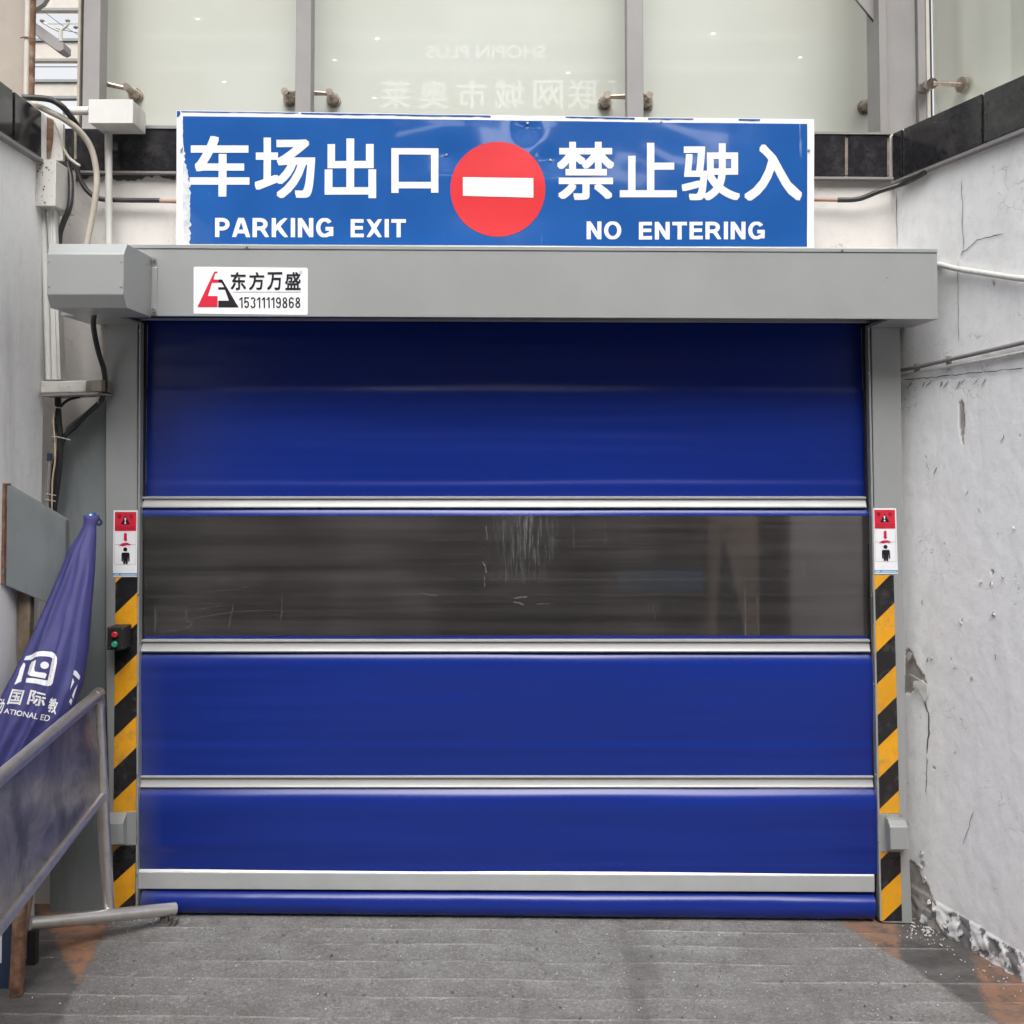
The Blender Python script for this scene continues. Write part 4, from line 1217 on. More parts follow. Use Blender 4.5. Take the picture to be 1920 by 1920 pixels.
# right hand pane, parallel to the side wall, set back from it
def PRG(x, y): return PN(x, y, Vector((RC.x, RC.y, 0)) - RN * .18, RN)
pa, pb = PRG(1752, 260), PRG(2500, 100)
zb_ = zc
MB().prism([(pa.x, pa.y, zb_), (pb.x, pb.y, zb_), (pb.x, pb.y, ZT), (pa.x, pa.y, ZT)], -RN * .012).build('glass_panel', M['glass'], fac, bevel=.002)
pc = PRG(1746, 200)
MB().box((pc.x - .006, pc.y - .01, zc), (pc.x + .002, pc.y + .03, ZT)).build('edge_trim', M['black'], fac)
MB().box((pc.x - .022, pc.y - .012, zc), (pc.x - .007, pc.y + .03, ZT)).build('edge_trim', M['beige'], fac)
def fitting(xk, yk, xa, ya):
    k = PY(xk, yk, YG - .09)
    g0 = Vector((k.x, YG - .002, k.z))
    f_ = MB()
    f_.tube([g0, g0 - Vector((0, .012, 0))], .034, 20, False)
    f_.tube([g0 - Vector((0, .012, 0)), Vector((k.x, YG - .05, k.z)), Vector((k.x, YG - .07, k.z))], [.026, .024, .018], 16, False)
    f_.tube([Vector((k.x, YG - .07, k.z)), Vector((k.x, YG - .13, k.z))], .017, 14, False)
    f = f_.build('glass_bolt', M['fitting'], fac, auto=True)
    a = PY(xa, ya, YG - .11)
    if abs(xa - xk) > 8:
        MB().tube([Vector((k.x, YG - .10, k.z)), Vector((a.x, YG - .12, a.z))], [.010, .014], 12, False).build('arm', M['fitting'], f, auto=True)
fitting(243, 168, 197, 158); fitting(537, 176, 556, 176); fitting(620, 177, 582, 175)
fitting(1137, 183, 1176, 182); fitting(1216, 183, 1205, 182); fitting(1632, 190, 1655, 180)
# fitting on the angled pane
a = PRG(1812, 160) + RN * .01
b_ = Vector((cx1, .2, PY(1740, 168, .2).z))
f_ = MB().tube([a, a + RN * .02], .032, 20, False).build('glass_bolt', M['fitting'], fac, auto=True)
c_ = a + RN * .10 + Vector((-.05, 0, -.004))
MB().tube([a + RN * .02, c_], .010, 12, False).tube([c_ - Vector((0, 0, .0)), c_ + (b_ - c_) * .28], .022, 12, False).tube([c_ + (b_ - c_) * .28, c_ + (b_ - c_) * .55], .012, 12, False).tube([c_ + (b_ - c_) * .55, b_], [.024, .026], 12, False).build('arm', M['fitting'], f_, auto=True)

# ------------------------------------------------------------ upper left background
col_ = thing('steel_column', 'brownish grey painted steel column at the top left', 'column', PY(20, 190, .5))
p0, p1 = PY(-90, 190, .5), PY(46, 190, .5)
MB().box((p0.x, .5, 2.6), (p1.x, .52, ZT)).build('shaft', M['brown'], col_, bevel=.004)
pp = thing('drain_pipe', 'pale rust-streaked vertical pipe beside the brown column', 'pipe', PY(56, 190, .46))
p = PY(56, 100, .46)
MB().tube([(p.x, .46, 2.7), (p.x, .46, ZT)], .0235, 20, False).build('pipe', M['rust'], pp, auto=True)
q_ = PY(50.5, 100, .438)
MB().tube([(q_.x, .436, 2.7), (q_.x, .436, ZT)], .012, 16, False).build('pale_conduit', M['beige'], pp, auto=True)
zq = PY(56, 76, .46).z
MB().tube([(p.x - .03, .43, zq), (p.x, .42, zq + .001), (p.x + .03, .44, zq)], .003, 8).build('tie_wire', M['rust'], pp)

YL = 5.0
ro = thing('roof_louvres', 'row of beige horizontal roof beams seen against the white sky at top left', 'roof', PY(105, 100, YL))
for (y0, y1) in ((-30, 15), (76, 110), (153, 180), (-95, -55)):
    a, c = PY(20, y0, YL), PY(195, y1, YL)
    b1_ = MB().box((a.x - 1.2, YL, c.z), (c.x + .3, YL + .12, a.z)).build('beam', M['beige'], ro)
    e = PY(20, y0 - 5, YL)
for y in (17, 74, 112, 151, 182):
    a, c = PY(20, y - 2.5, YL - .02), PY(195, y + 2.5, YL - .02)
    MB().box((a.x - 1.2, YL - .02, c.z), (c.x + .3, YL - .002, a.z)).build('flashing', M['paint_dark'], ro)
for y in (125, 188):
    a, c = PY(20, y - .5, YL + .1), PY(195, y + .5, YL + .1)
    MB().box((a.x - 1.2, YL + .1, c.z), (c.x + .3, YL + .11, a.z)).build('wire', M['paint_dark'], ro)
br = thing('brace_beam', 'grey sloping brace beam crossing behind the left post', 'beam', PY(90, 60, 2.5))
pts = [PY(x, y, 2.5) for x, y in ((50, -5), (72, -5), (119, 82), (119, 93), (108, 93), (100, 84), (62, 55), (50, 50))]
MB().prism([PY(x, y, 2.5) for x, y in ((58, 36), (119, 80), (119, 92), (112, 96), (103, 92), (58, 58))], (0, .12, 0)).build('beam', M['post'], br)
o = slab('plate', [(58, -10), (90, -10), (80, 6), (62, 18), (58, 18)], 2.4, .05, M['post'], br)
lf = thing('lamp_fixture', 'small pale bracket with insulators and thin wires below the white sky at top left', 'bracket', PY(117, 80, 2.2))
MB().tube([PY(114, 78, 2.2), PY(114, 58, 2.2)], .012, 10, False).tube([PY(114, 58, 2.2), PY(127, 46, 2.2), PY(127, 40, 2.2)], .008, 10).tube([PY(114, 60, 2.2), PY(97, 52, 2.2), PY(80, 42, 2.2)], .006, 10).build('arm', M['beige'], lf)
for x, y in ((127, 40), (79, 40), (142, 52)):
    MB().tube([PY(x, y + 2, 2.2), PY(x, y, 2.2), PY(x, y - 2, 2.2)], [.006, .014, .015], 12, False).build('insulator', M['post'], lf)
MB().tube([PY(80, 20, 2.2), PY(115, 46, 2.2), PY(148, 66, 2.2)], .002, 6).tube([PY(80, 45, 2.2), PY(148, 45, 2.2)], .0015, 6).tube([PY(97, 52, 2.2), PY(148, 62, 2.2)], .002, 6).build('wire', M['black'], lf)

# ------------------------------------------------------------ boxes, conduits and cables on the left
def jbox(name, label, x0, y0, x1, y1, Y, dep, m):
    t_ = thing(name, label, 'junction box', PY((x0+x1)/2, y1, Y))
    a, c = PY(x0, y0, Y), PY(x1, y1, Y)
    MB().box((a.x, Y + .004, c.z), (c.x, Y + dep, a.z)).build('housing', m, t_, bevel=.004)
    MB().box((a.x - .002, Y, c.z - .002), (c.x + .002, Y + .0035, a.z + .002)).build('lid', m, t_, bevel=.0015)
    return t_
jbox('junction_box', 'clean white junction box above the white conduit, left of the blue sign', 167, 187, 248, 230, -.10, .16, M['white_pvc'])
jb = jbox('junction_box', 'chipped white junction box with paint spots on the left corner', 62, 300, 103, 385, -.20, .20, M['box_paint'])
rj = random.Random(2)
for i in range(22):
    x, y = rj.uniform(68, 99), rj.choice([rj.uniform(303, 325), rj.uniform(320, 380)]); r_ = rj.uniform(.5, 2.2)
    decal('paint_chip', [(x + r_ * rj.uniform(.5, 1.2) * math.cos(k), y + r_ * rj.uniform(.5, 1.4) * math.sin(k)) for k in (0, 1, 2.1, 3.1, 4.2, 5.2)], lambda x, y: PY(x, y, -.2015), M['crack'], jb)
def run(name, label, cat, pts, r, m, n=12, smooth=True):
    P = [PY(x, y, Y) for x, y, Y in pts]
    o = MB().tube(P, r, n, smooth).build(name, m, None, auto=True)
    return tag(o, label, cat)
t_ = thing('conduit', 'straight white conduit dropping from the clean junction box to the header', 'conduit', PY(204, 455, .03))
MB().tube([PY(204, 232, .03), PY(204, 470, .03)], .0145, 16, False).build('pipe', M['white_pvc'], t_, auto=True)
MB().tube([PY(204, 232, .03), PY(204, 246, .03)], .0185, 16, False).build('collar', M['white_pvc'], t_, auto=True)
run('conduit', 'short pale horizontal conduit entering the clean junction box from the left', 'conduit', [(120, 208, -.02), (168, 208, -.02)], .018, M['box_paint'], smooth=False)
t_ = thing('cable_trunking', 'white painted twin conduits running down the left corner behind the motor cover', 'conduit', PY(95, 712, -.12))
MB().tube([PY(81, 385, -.13), PY(92, 712, -.13)], .0125, 16, False).build('pipe', M['white_pvc'], t_, auto=True)
P_ = [PY(89, 385, -.14), PY(102, 390, -.14), PY(114, 712, -.14), PY(97, 712, -.14)]
MB().prism(P_, (0, .05, 0)).build('duct', M['white_pvc'], t_, bevel=.002)
MB().prism([PY(94, 388, -.147), PY(96.5, 388, -.147), PY(107, 712, -.147), PY(104, 712, -.147)], (0, .006, 0)).build('duct_rib', M['white_pvc'], t_)
P_ = [PY(94, 225, -.05), PY(117, 240, -.05), PY(118, 300, -.05), PY(96, 300, -.05)]
t_ = thing('wall_bracket', 'chipped white shelf bracket under the twin conduits, left of the jamb', 'bracket', PY(130, 738, -.1))
slab('block', [(75, 715), (162, 713), (161, 735), (75, 737)], -.14, .16, M['box_paint'], t_, bevel=.004)
slab('block', [(163, 714), (190, 712), (190, 733), (163, 735)], -.10, .14, M['brown'], t_)
slab('shelf_plate', [(74, 738), (184, 735), (184, 739), (74, 743)], -.16, .18, M['post'], t_)

run('cable', 'thick black cable arching from the left tile band down past the chipped box', 'cable', [(40, 183, -.25), (75, 184, -.22), (100, 189, -.20), (122, 205, -.18), (142, 232, -.10), (150, 250, -.02)], .0125, M['cable'])
run('cable', 'thick black cable hanging between the chipped box and the beige hose', 'cable', [(112, 240, -.06), (122, 270, -.06), (127, 305, -.07), (133, 340, -.08), (131, 385, -.1), (120, 415, -.1), (112, 440, -.1), (111, 470, -.1)], .0115, M['cable'])
run('cable', 'black insulated pipe bending right along the wall to the edge of the blue sign', 'cable', [(140, 300, .06), (150, 335, .06), (164, 358, .06), (185, 372, .06), (220, 375, .07), (300, 376, .07)], .0105, M['cable'])
run('pipe', 'short brown copper pipe end at the left edge of the blue sign', 'pipe', [(294, 376.5, .07), (345, 378, .07)], .009, M['copper'], smooth=False)
run('hose', 'thick beige hose curving down in front of the black tiles at the left', 'hose', [(40, 183, -.19), (62, 194, -.19), (90, 208, -.18), (118, 222, -.16), (148, 245, -.12), (170, 276, -.08), (180, 315, -.06), (181, 350, -.06), (175, 395, -.06), (168, 430, -.06), (160, 470, -.06)], .0125, M['hose'])
run('cable', 'thin beige cable end hanging from the rusty left corner', 'cable', [(99, 224, -.13), (112, 255, -.12), (120, 280, -.11), (132, 298, -.1), (150, 311, -.1)], [.003, .003, .005, .006, .005], M['hose'])
run('cable', 'black cable dropping from the motor cover and looping behind the left jamb', 'cable', [(182, 575, -.4), (175, 600, -.30), (178, 630, -.2), (186, 665, -.12), (195, 695, -.06), (197, 725, -.05), (190, 750, -.05), (165, 775, -.05), (140, 800, -.05), (122, 818, -.05), (113, 840, -.03), (100, 880, 0), (95, 960, 0)], .0105, M['cable'])
run('cable', 'straight black cable hanging below the shelf bracket into the dark gap', 'cable', [(108, 742, -.06), (110, 790, -.06), (113, 830, -.06), (108, 900, -.05), (100, 960, -.04)], .013, M['cable'])
run('cable', 'greyish cable curving from under the shelf bracket into the vertical bundle', 'cable', [(150, 744, -.04), (128, 750, -.05), (112, 765, -.06), (104, 790, -.07), (102, 830, -.07)], .006, M['cable'])
run('wire', 'thin cream wire running beside the black cables', 'wire', [(104, 762, -.08), (100, 785, -.09), (103, 830, -.09), (103, 865, -.09), (98, 905, -.08), (97, 960, -.08)], .0035, M['wire'])
t_ = thing('flexible_conduit', 'short ribbed flexible conduit beside the left wall above the steel board', 'conduit', PY(92, 950, -.1))
mb = MB(); pts = []; rr_ = []
for i in range(60):
    y = 862 + i * 1.7; pts.append(PY(93 - (y - 862) * .055, y, -.1)); rr_.append(.0085 if i % 2 else .0068)
mb.tube(pts, rr_, 12, False).build('ribbed_tube', M['post'], t_, smooth=True)
MB().tube([PY(93, 850, -.1), PY(93, 864, -.1)], .011, 12, False).build('end_socket', M['navy'], t_)
for k, (pl_, lb) in enumerate((([(88, 758), (100, 763), (116, 765)], 'pale cable tie with splayed ends highest on the cable bundle'), ([(96, 818), (112, 820), (132, 825)], 'pale cable tie around the bundle below the shelf bracket'),
                         ([(160, 743), (180, 740), (184, 756)], 'pale cable tie on the cable beside the left jamb'), ([(86, 926), (95, 927), (105, 929)], 'upper of two pale ties above the steel board'), ([(84, 937), (94, 938), (104, 940)], 'lower of two pale ties above the steel board'))):
    o = MB().tube([PY(x, y, -.11) for x, y in pl_], .0018, 6).build('cable_tie', M['tie'], None)
    tag(o, lb, 'cable tie', 'pale cable ties on the left cable bundle')

# right side runs
o = MB().tube([PY(1520, 374, .07), PY(1574, 375, .07)], .0085, 12, False).build('pipe', M['copper'], None, auto=True); tag(o, 'short brown copper pipe end at the right edge of the blue sign', 'pipe')
o = MB().tube([PY(1570, 375, .07), PY(1610, 373, .06), PY(1650, 358, .04), PR(1690, 345, .03), PR(1715, 334, .03), PR(1734, 323, .03)], .011, 12).build('cable', M['cable'], None, auto=True); tag(o, 'black insulated cable rising from the copper pipe to the right tile band', 'cable')
o = MB().tube([PR(1690, 694, .02), PR(1722, 688, .02), PR(1776, 675, .02), PR(1860, 656, .02), PR(1990, 626, .02)], .0085, 12, False).build('conduit', M['post'], None, auto=True); tag(o, 'thin grey conduit climbing across the peeling right wall', 'conduit')
o = MB().tube([PR(1690, 706, .014), PR(1780, 686, .014), PR(1860, 672, .014), PR(1990, 646, .014)], .0075, 12, False).build('conduit', M['white_pvc'], None, auto=True); tag(o, 'white conduit just below the grey one on the peeling right wall', 'conduit')
for x, y in ((1716, 690), (1776, 676)):
    p = PR(x, y, .0)
    o = MB().prism([PR(x - 2.5, y - 7, .02), PR(x + 2.5, y - 8, .02), PR(x + 2.5, y + 8, .02), PR(x - 2.5, y + 8, .02)], -RN * .016).build('pipe_clip', M['post'], None)
    tag(o, 'pipe clip nearest the jamb on the right wall conduit' if x < 1750 else 'pipe clip farther from the jamb on the right wall conduit', 'pipe clip')
o = MB().tube([PY(1752, 496, .02), PR(1764, 497, .02), PR(1800, 505, .02), PR(1850, 513, .02), PR(1920, 523, .02), PR(2010, 530, .02)], .0115, 12).build('conduit', M['white_pvc'], None, auto=True); tag(o, 'white conduit leaving the right end of the header along the wall', 'conduit')

# ------------------------------------------------------------ steel board on its post
bd = thing('steel_board', 'scratched grey steel board on a weathered brown post at the left edge', 'board', PG(44, 1790))
P_ = [PY(8, 907, -.42), PY(123, 975, -.22), PY(124, 1146, -.22), PY(6, 1096, -.42)]
MB().prism(P_, (-.004, .045, 0)).build('board', M['paint_dark'], bd, bevel=.003)
MB().prism([PY(3, 906, -.43), PY(9, 907, -.43), PY(7, 1097, -.43), PY(1, 1095, -.43)], (0, .05, 0)).build('edge_strip', M['rust'], bd)
p = PY(48, 1110, -.30)
MB().box((p.x - .022, -.31, gz(p.x, -.3)), (p.x + .022, -.27, p.z + .2)).build('post', M['wood'], bd, bevel=.004)

# ------------------------------------------------------------ furled parasol
par = thing('parasol', 'furled faded violet parasol with white emblem leaning behind the barrier', 'parasol', PG(60, 1830))
rows = [(963, 157, 172), (966, 156, 186), (972, 157, 187), (978, 157, 184), (986, 156, 180), (1005, 146, 180), (1027, 131, 179), (1069, 114, 177), (1111, 96, 173), (1171, 70, 168), (1223, 47, 163), (1283, 16, 154), (1340, -12, 132), (1400, -40, 100), (1440, -60, 80)]
def par_pt(t_, ph):
    y = 966 + t_ * (1440 - 966)
    xl_, xr_ = interp(rows, y)
    D = 4.20 - .30 * t_
    Y = D - D0
    a, c = PY(xl_, y, Y), PY(xr_, y, Y)
    cx, rx_ = (a.x + c.x) / 2, (c.x - a.x) / 2
    k = min(1, t_ * 3)
    s5 = math.cos(5 * ph + 1.0 + 1.2 * t_ + .8 * noise.noise(Vector((0, t_ * 6, 2))))
    fold = .20 * (1 - abs(s5) ** .6 * 1.3) + .09 * math.cos(9 * ph + 2 + 2 * t_) + .05 * math.cos(14 * ph - 5 * t_)
    fold += .07 * noise.fractal(Vector((ph * 2.5, t_ * 4, 3)), .8, 2.1, 3)
    fold += .05 * noise.noise(Vector((math.cos(ph) * 1.5, math.sin(ph) * 1.5, t_ * 5)))
    fr = math.sin(ph)        # front bit towards the camera
    r = 1 + fold * k * (0.55 + .45 * abs(math.sin(ph)))
    return Vector((max(LX + .008, cx + rx_ * math.cos(ph) * (1 + .02 * fold)), Y - rx_ * .75 * math.sin(ph) * r, a.z))
nph, ntt = 96, 90
me = grid(lambda ph, t_: par_pt(t_, ph), lin(0, 2 * math.pi, nph + 1), lin(0, 1, ntt))
canopy = link('canopy', me, M['canvas'], par)
sm = canopy.modifiers.new('sol', 'SOLIDIFY'); sm.thickness = .0015
pts = [PY(172, 966, -.2), PY(172, 978, -.2)]
MB().tube([PY(169, 964, -.2), PY(170, 967, -.2), PY(171, 980, -.2)], [.020, .025, .026], 16, False).build('top_cap', M['sign_blue'], par, auto=True)
MB().tube([PY(176, 978, -.2), PY(186, 984, -.2), PY(190, 978, -.17), PY(184, 972, -.14)], .005, 8).build('tie_string', M['navy'], par)
b0 = PG(34, 1820)
MB().tube([b0, PY(165, 985, -.2)], .012, 16, False).build('pole', M['wood'], par, auto=True)
# print on the canvas
bvh = BVHTree.FromPolygons([v.co[:] for v in me.vertices], [p.vertices[:] for p in me.polygons])
def onp(x, y, up=.0035):
    d = ray(x, y).normalized()
    h, nn, i_, dist = bvh.ray_cast(CAM, d)
    if h is None:
        return PY(x, y, -.35)
    return h - d * up
def print_poly(name, P, n_sub=3):
    bm = bmesh.new(); f = bm.faces.new([bm.verts.new((x, y, 0)) for x, y in P]); bm.normal_update()
    bmesh.ops.triangulate(bm, faces=[f])
    for _ in range(n_sub):
        bmesh.ops.subdivide_edges(bm, edges=[e for e in bm.edges if e.calc_length() > 3], cuts=1); bmesh.ops.triangulate(bm, faces=bm.faces)
    for v in bm.verts: v.co = onp(v.co.x, v.co.y)
    m_ = bpy.data.meshes.new(name); bm.to_mesh(m_); bm.free()
    return link(name, m_, M['print_white'], par)
k8 = 8.727
E = lambda L_: [(x / k8, 1180 + y / k8) for x, y in L_]
print_poly('emblem', E([(390,505),(425,440),(500,425),(590,370),(700,355),(840,368),(900,400),(930,460),(928,560),(862,880),(830,920),(770,930),(580,885),(420,868),(430,795),(560,800),(780,838),(858,480),(830,455),(740,440),(640,440),(580,455),(510,500)]))
print_poly('emblem', E([(590,500),(520,530),(490,590),(450,730),(490,760),(740,805),(765,740),(740,715),(565,690),(560,640)]))
print_poly('emblem', E([(730+70*math.cos(a*math.pi/10), 588+60*math.sin(a*math.pi/10)) for a in range(20)]))
print_poly('emblem', E([(385,545),(410,560),(412,600),(345,855),(235,905),(300,750),(330,640)]))
print_poly('emblem', E([(1215,665),(1260,690),(1312,770),(1295,830),(1198,735)]), 2)
print_poly('emblem', E([(1190,795),(1215,860),(1145,995)]), 2)
print_poly('emblem', E([(1272,900),(1200,1140),(1178,1090),(1210,1000)]), 2)
print_poly('emblem', E([(1160,1125),(1185,1160),(1160,1245),(1130,1180)]), 2)
def tq(ch, tl, tr, br, bl, bold=.02, sub=2):
    c_ = lambda p: (p[0] / k8, 1180 + p[1] / k8)
    place_text('lettering', ch, (c_(tl), c_(tr), c_(br), c_(bl)), onp, M['print_white'], par, bold, sub=sub)
tq('国', (200,975),(405,1000),(330,1240),(110,1225))
tq('际', (500,985),(765,1050),(725,1275),(435,1225))
tq('ATIONAL ED', (75,1290),(830,1410),(800,1510),(60,1370), .012)
tq('动', (0,1110),(100,1150),(20,1390),(-120,1340))
tq('教', (820,1110),(960,1150),(910,1400),(775,1340))

# ------------------------------------------------------------ steel barrier
ba = thing('crowd_barrier', 'scuffed stainless crowd barrier with a filmed metal plate, in the lower left corner', 'barrier', PY(200, 1705, -.2))
e0, e1 = PY(186, 1300, -.2), PY(0, 1458, -1.22)
dirT = (e1 - e0); ext = e0 + dirT * 1.9
e0b, e1b = PY(193, 1497, -.2), PY(0, 1742, -1.22)
extb = e0b + (e1b - e0b) * 1.9
foot = PY(203, 1708, -.2)
un = (dirT).normalized()
RT = .0235
MB().tube([ext, e0 + un * .16, e0 + un * .07 + Vector((0, 0, .001)), e0 + un * .02 + Vector((0, 0, -.012)), e0 + Vector((0, 0, -.05)), e0 + Vector((.001, 0, -.12)), foot], RT, 18).build('frame_tube', M['stainless'], ba, auto=True)
MB().tube([e0b + Vector((0, 0, .01)), extb], .018, 16, False).build('lower_rail', M['stainless'], ba, auto=True)
q0, q1 = e0 + un * .03 + Vector((0, 0, -.03)), ext + Vector((0, 0, -.01))
r0, r1 = e0b + un * .02 + Vector((0, 0, .012)), extb + Vector((0, 0, .01))
def platefn(u, v):
    a = q0 + (q1 - q0) * u; b = r0 + (r1 - r0) * u
    p = a + (b - a) * v
    p.x += .010 * noise.noise(Vector((u * 6, v * 3, 0))) * math.sin(math.pi * v) - .004
    return p
plo = link('plate', grid(platefn, lin(0, 1, 60), lin(0, 1, 24)), M['plate'], ba)
sm = plo.modifiers.new('sol', 'SOLIDIFY'); sm.thickness = .0015
fl0, fl1 = PY(56, 1732, -.42), PY(328, 1704, -.05)
MB().tube([fl0, fl1], .0245, 20, False).build('foot_tube', M['stainless'], ba, auto=True)
p = PY(318, 1716, -.07)
zf = gz(p.x, -.07) + .001
MB().box((p.x - .045, -.095, zf), (p.x + .006, -.045, zf + .010)).box((p.x - .035, -.085, zf + .010), (p.x - .004, -.055, p.z + .004)).prism([Vector((p.x + .006, -.09, zf)), Vector((p.x + .026, -.09, zf)), Vector((p.x + .038, -.09, zf + .030)), Vector((p.x + .022, -.09, zf + .028))], (0, .03, 0)).build('rubber_foot', M['foot'], ba, bevel=.002)
p = fl0; MB().box((p.x, -.44, gz(p.x, -.4)), (p.x + .03, -.41, p.z - .02)).build('rubber_foot', M['black'], ba)

pr_ = thing('rusty_post', 'rusty steel post standing below the barrier at the left edge', 'post', PG(33, 1868))
g0 = PG(30, 1866); g1 = Vector((g0.x + .02, g0.y, g0.z + .62))
g0 = g0 + Vector((0, 0, .004))
MB().tube([g0, g0 + (g1 - g0) * .35, g1], .0235, 18, False).build('tube', M['rust'], pr_, auto=True)
nb = thing('navy_board', 'dark navy board standing on the ground at the left edge of the photo', 'board', PG(0, 1850))
g0 = PG(8, 1852)
MB().box((g0.x - .25, g0.y - .01, g0.z), (g0.x + .02, g0.y + .02, g0.z + .25)).build('board', M['navy'], nb)
MB().box((g0.x - .25, g0.y - .012, g0.z + .09), (g0.x - .006, g0.y - .0105, g0.z + .21)).build('pale_patch', M['sign_back'], nb)

# ------------------------------------------------------------ debris
rd = random.Random(9)
mb = MB()
def chip(p, s):
    a0 = rd.uniform(0, 6.28); v = []
    n_ = rd.choice([4, 5])
    tz = rd.uniform(-.4, .4) * s
    for k in range(n_):
        a = a0 + k * 6.28 / n_; r = s * rd.uniform(.5, 1.1)
        v.append(p + Vector((r * math.cos(a), r * math.sin(a), .004 + s * .2 + tz * math.cos(a))))
    mb.prism(v, (0, 0, .0025 + s * .15))
for i in range(64):
    x = rd.gauss(1735, 26); y = rd.gauss(1742, 10) + max(0, (x - 1730)) * .35
    if x < 1690 or y < 1722: continue
    q = PG(x, y)
    if (q - P0).dot(RN) < .01: continue
    chip(q, rd.choice([.0025, .003, .0045, .008]))
for i in range(34):
    x = rd.uniform(1700, 1915); y = 1724 + (x - 1714) * .60 + rd.uniform(4, 34); q = PG(x, y)
    if (q - P0).dot(RN) < .01: continue
    chip(q, rd.choice([.002, .003, .005]))
o = mb.build('plaster_debris', M['flake'], None); tag(o, 'white paint chips fallen along the foot of the right wall', 'debris', kind='stuff')
mb = MB()
for i in range(120): chip(PG(rd.uniform(60, 1800), rd.uniform(1735, 1915)), rd.choice([.0012, .0015, .002, .003]))
for i in range(26): chip(PG(rd.gauss(240, 35), rd.gauss(1726, 5)), rd.choice([.002, .004, .006]))
o = mb.build('grit', M['flake'], None); tag(o, 'small pale grit scattered over the concrete ramp', 'grit', kind='stuff')
mb = MB()
for i in range(60): chip(PG(rd.uniform(200, 1750), rd.uniform(1735, 1915)), rd.choice([.003, .004, .006]))
o = mb.build('leaf_litter', M['crack'], None); tag(o, 'tiny dark bits of litter lying on the concrete ramp', 'litter', kind='stuff')

# ------------------------------------------------------------ inside the garage
mb = MB()
mb.box((-3.2, YB + .31, -.2), (-3.0, 9, 3.0)).box((3.0, YB + .31, -.2), (3.2, 9, 3.0)).box((-3.2, 9, -.2), (3.2, 9.2, 3.0)).box((-3.2, YB + .31, 3.0), (3.2, 1.1, 3.15)).box((-3.2, 2.8, 3.0), (3.2, 9.2, 3.15)).box((-3.2, 1.1, 3.0), (.3, 2.8, 3.15))  # gap in the ceiling added so daylight reaches what stands behind the pane
tag(mb.build('garage_interior', M['concrete_in']), kind='structure')
def ins(x0, x1, y0, y1, Y, dep, name, label, cat, m, ground=False):
    a, c = PY(x0, y0, Y), PY(x1, y1, Y)
    o = MB().box((a.x, Y, gz(0, 0) if ground else c.z), (c.x, Y + dep, min(a.z, 2.99) if not ground else 2.99)).build(name, m)
    return tag(o, label, cat)
ins(1330, 1427, 900, 1200, 3.0, .5, 'pillar', 'tan pillar dimly seen through the clear window strip', 'pillar', M['tan_in'], True)
ins(1160, 1322, 1072, 1113, 2.6, .04, 'blue_board', 'dark blue board dimly seen through the clear window strip', 'board', M['print_blue'])
cn = MB().tube([PY(1358, 1018, 1.6), PY(1362, 1060, 1.6), PY(1372, 1190, 1.6), PY(1380, 1500, 1.6)], [.012, .03, .08, .12], 16, False).build('folded_umbrella', M['navy'], None, auto=True)
tag(cn, 'dark folded umbrella shape dimly seen through the clear window strip', 'umbrella')

m_, n_2, b_2 = new_mat('glowing_letter'); b_2.inputs['Base Color'].default_value = (.8, .8, .8, 1); b_2.inputs['Emission Color'].default_value = (1, 1, 1, 1); b_2.inputs['Emission Strength'].default_value = .55  # glow added to strengthen the letters' mirror image in the glass
M['letter_glow'] = m_
M['pale_band'] = mat('pale_stone_band', (.8, .78, .74), .7)
# ------------------------------------------------------------ across the lane (what the glass reflects)
YO = -11.0
opp = thing('opposite_building', 'stone faced building across the lane with a white shop name, reflected in the glass', 'building', (0, YO, 0))
MB().box((-11.9, YO - 6, -.5), (9.9, YO, 9.5)).build('wall', M['facade'], opp)
def MR(px, py):     # point on the opposite facade whose mirror image in the glass shows at (px,py)
    p = PY(px, py, 2 * YG - YO - .05); return Vector((p.x, YO + .05, p.z))
place_text('lettering', 'SHOPIN PLUS', (800, 85, 1023, 109), MR, M['letter_glow'], opp, .012, mirror=True)
for i, ch in enumerate('莱奥市城网联互'):
    x0 = (714, 785, 857, 928, 1000, 1065, 1138)[i]
    place_text('lettering', ch, (x0, 150, x0 + 56, 204), MR, M['letter_glow'], opp, .012, mirror=True)
for i in range(6):
    x0 = -11 + i * 2.7
    f_ = MB().box((x0, YO - .02, .9), (x0 + 1.7, YO + .03, 3.0)).build('window', M['dark_glass'], opp)
a, c = MR(850, 12), MR(1150, 56)
MB().box((min(a.x, c.x), YO - .01, min(a.z, c.z)), (max(a.x, c.x), YO + .04, max(a.z, c.z))).build('lit_panel', M['warm_panel'], opp)

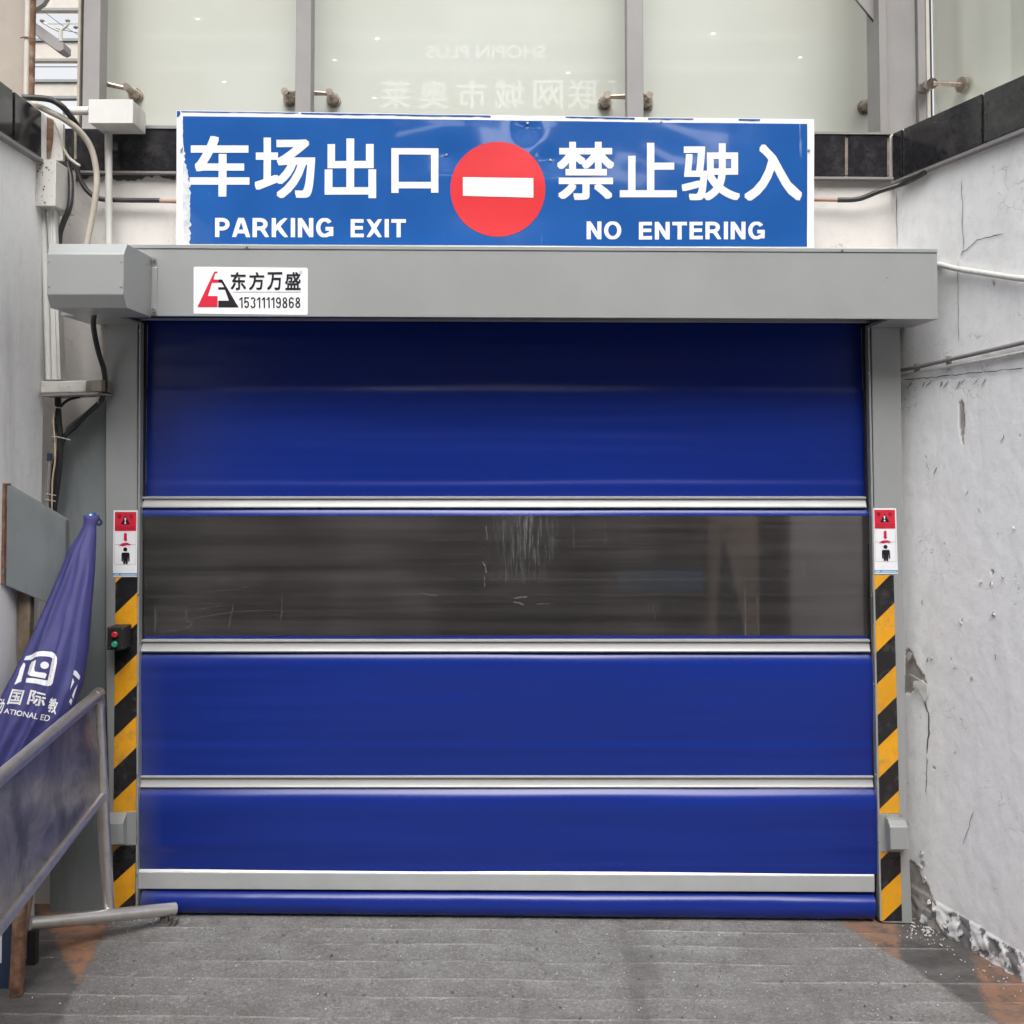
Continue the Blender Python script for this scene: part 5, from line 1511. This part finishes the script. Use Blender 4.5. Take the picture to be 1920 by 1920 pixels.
opp2 = MB().box((-22, -15, -.5), (-12, 3, 7.5)).build('sky_blocker', M['facade']); tag(opp2, 'added unseen block on the left of the lane, cutting off part of the sky', 'building')  # unseen block added to narrow the open sky on the left
opp3 = MB().box((10, -15, -.5), (20, 3, 7.5)).build('sky_blocker', M['facade']); tag(opp3, 'added unseen block on the right of the lane, cutting off part of the sky', 'building')  # same on the right: added only to hold back sky light

for y0, y1 in ((60, 75), (118, 134), (215, 235)):
    a, c = MR(300, y0), MR(300, y1)
    MB().box((-11.8, YO - .01, c.z), (9.8, YO + .03, a.z)).build('stone_band', M['pale_band'], opp)
ins(1485, 1700, 900, 1200, 2.9, .2, 'pale_panel', 'added pale panel imitating a bright reflection at the right end of the clear window strip', 'added panel', M['roof_sheet'], True)  # added panel, stands in for a bright reflection on the pane

ml, n_3, b_3 = new_mat('lit_downlight'); b_3.inputs['Emission Color'].default_value = (1, .97, .9, 1); b_3.inputs['Emission Strength'].default_value = 3.5
for x, y in ((371, 36), (421, 154), (618, 104), (628, 113), (708, 73), (702, 184), (1065, 137), (1337, 63), (1500, 108), (1612, 162)):
    q = MR(x, y)
    MB().box((q.x - .028, q.y, q.z - .010), (q.x + .028, q.y + .02, q.z + .010)).build('lamp', ml, opp)

def MS(px, py):     # point on the opposite facade whose mirror image in the sign board shows at (px,py)
    p = PY(px, py, 2 * YS - YO - .03); return Vector((p.x, YO + .03, p.z))
lw, n_4, b_4 = new_mat('sheen_glow'); b_4.inputs['Base Color'].default_value = (.7, .7, .72, 1); b_4.inputs['Emission Color'].default_value = (1, .97, .95, 1); b_4.inputs['Emission Strength'].default_value = 1.6  # glow for added panels that mirror as pale sheen in the sign
for x0, y0, x1, y1 in ((905, 250, 1015, 300), (960, 214, 1050, 250), (1235, 232, 1330, 268), (1130, 300, 1200, 330), (770, 232, 850, 250)):
    a, c = MS(x0, y0), MS(x1, y1)
    f_ = MB().box((a.x, YO - .01, c.z), (c.x, YO + .03, a.z)).build('sheen_panel', lw, opp)  # glowing panel added only for its reflection on the blue film
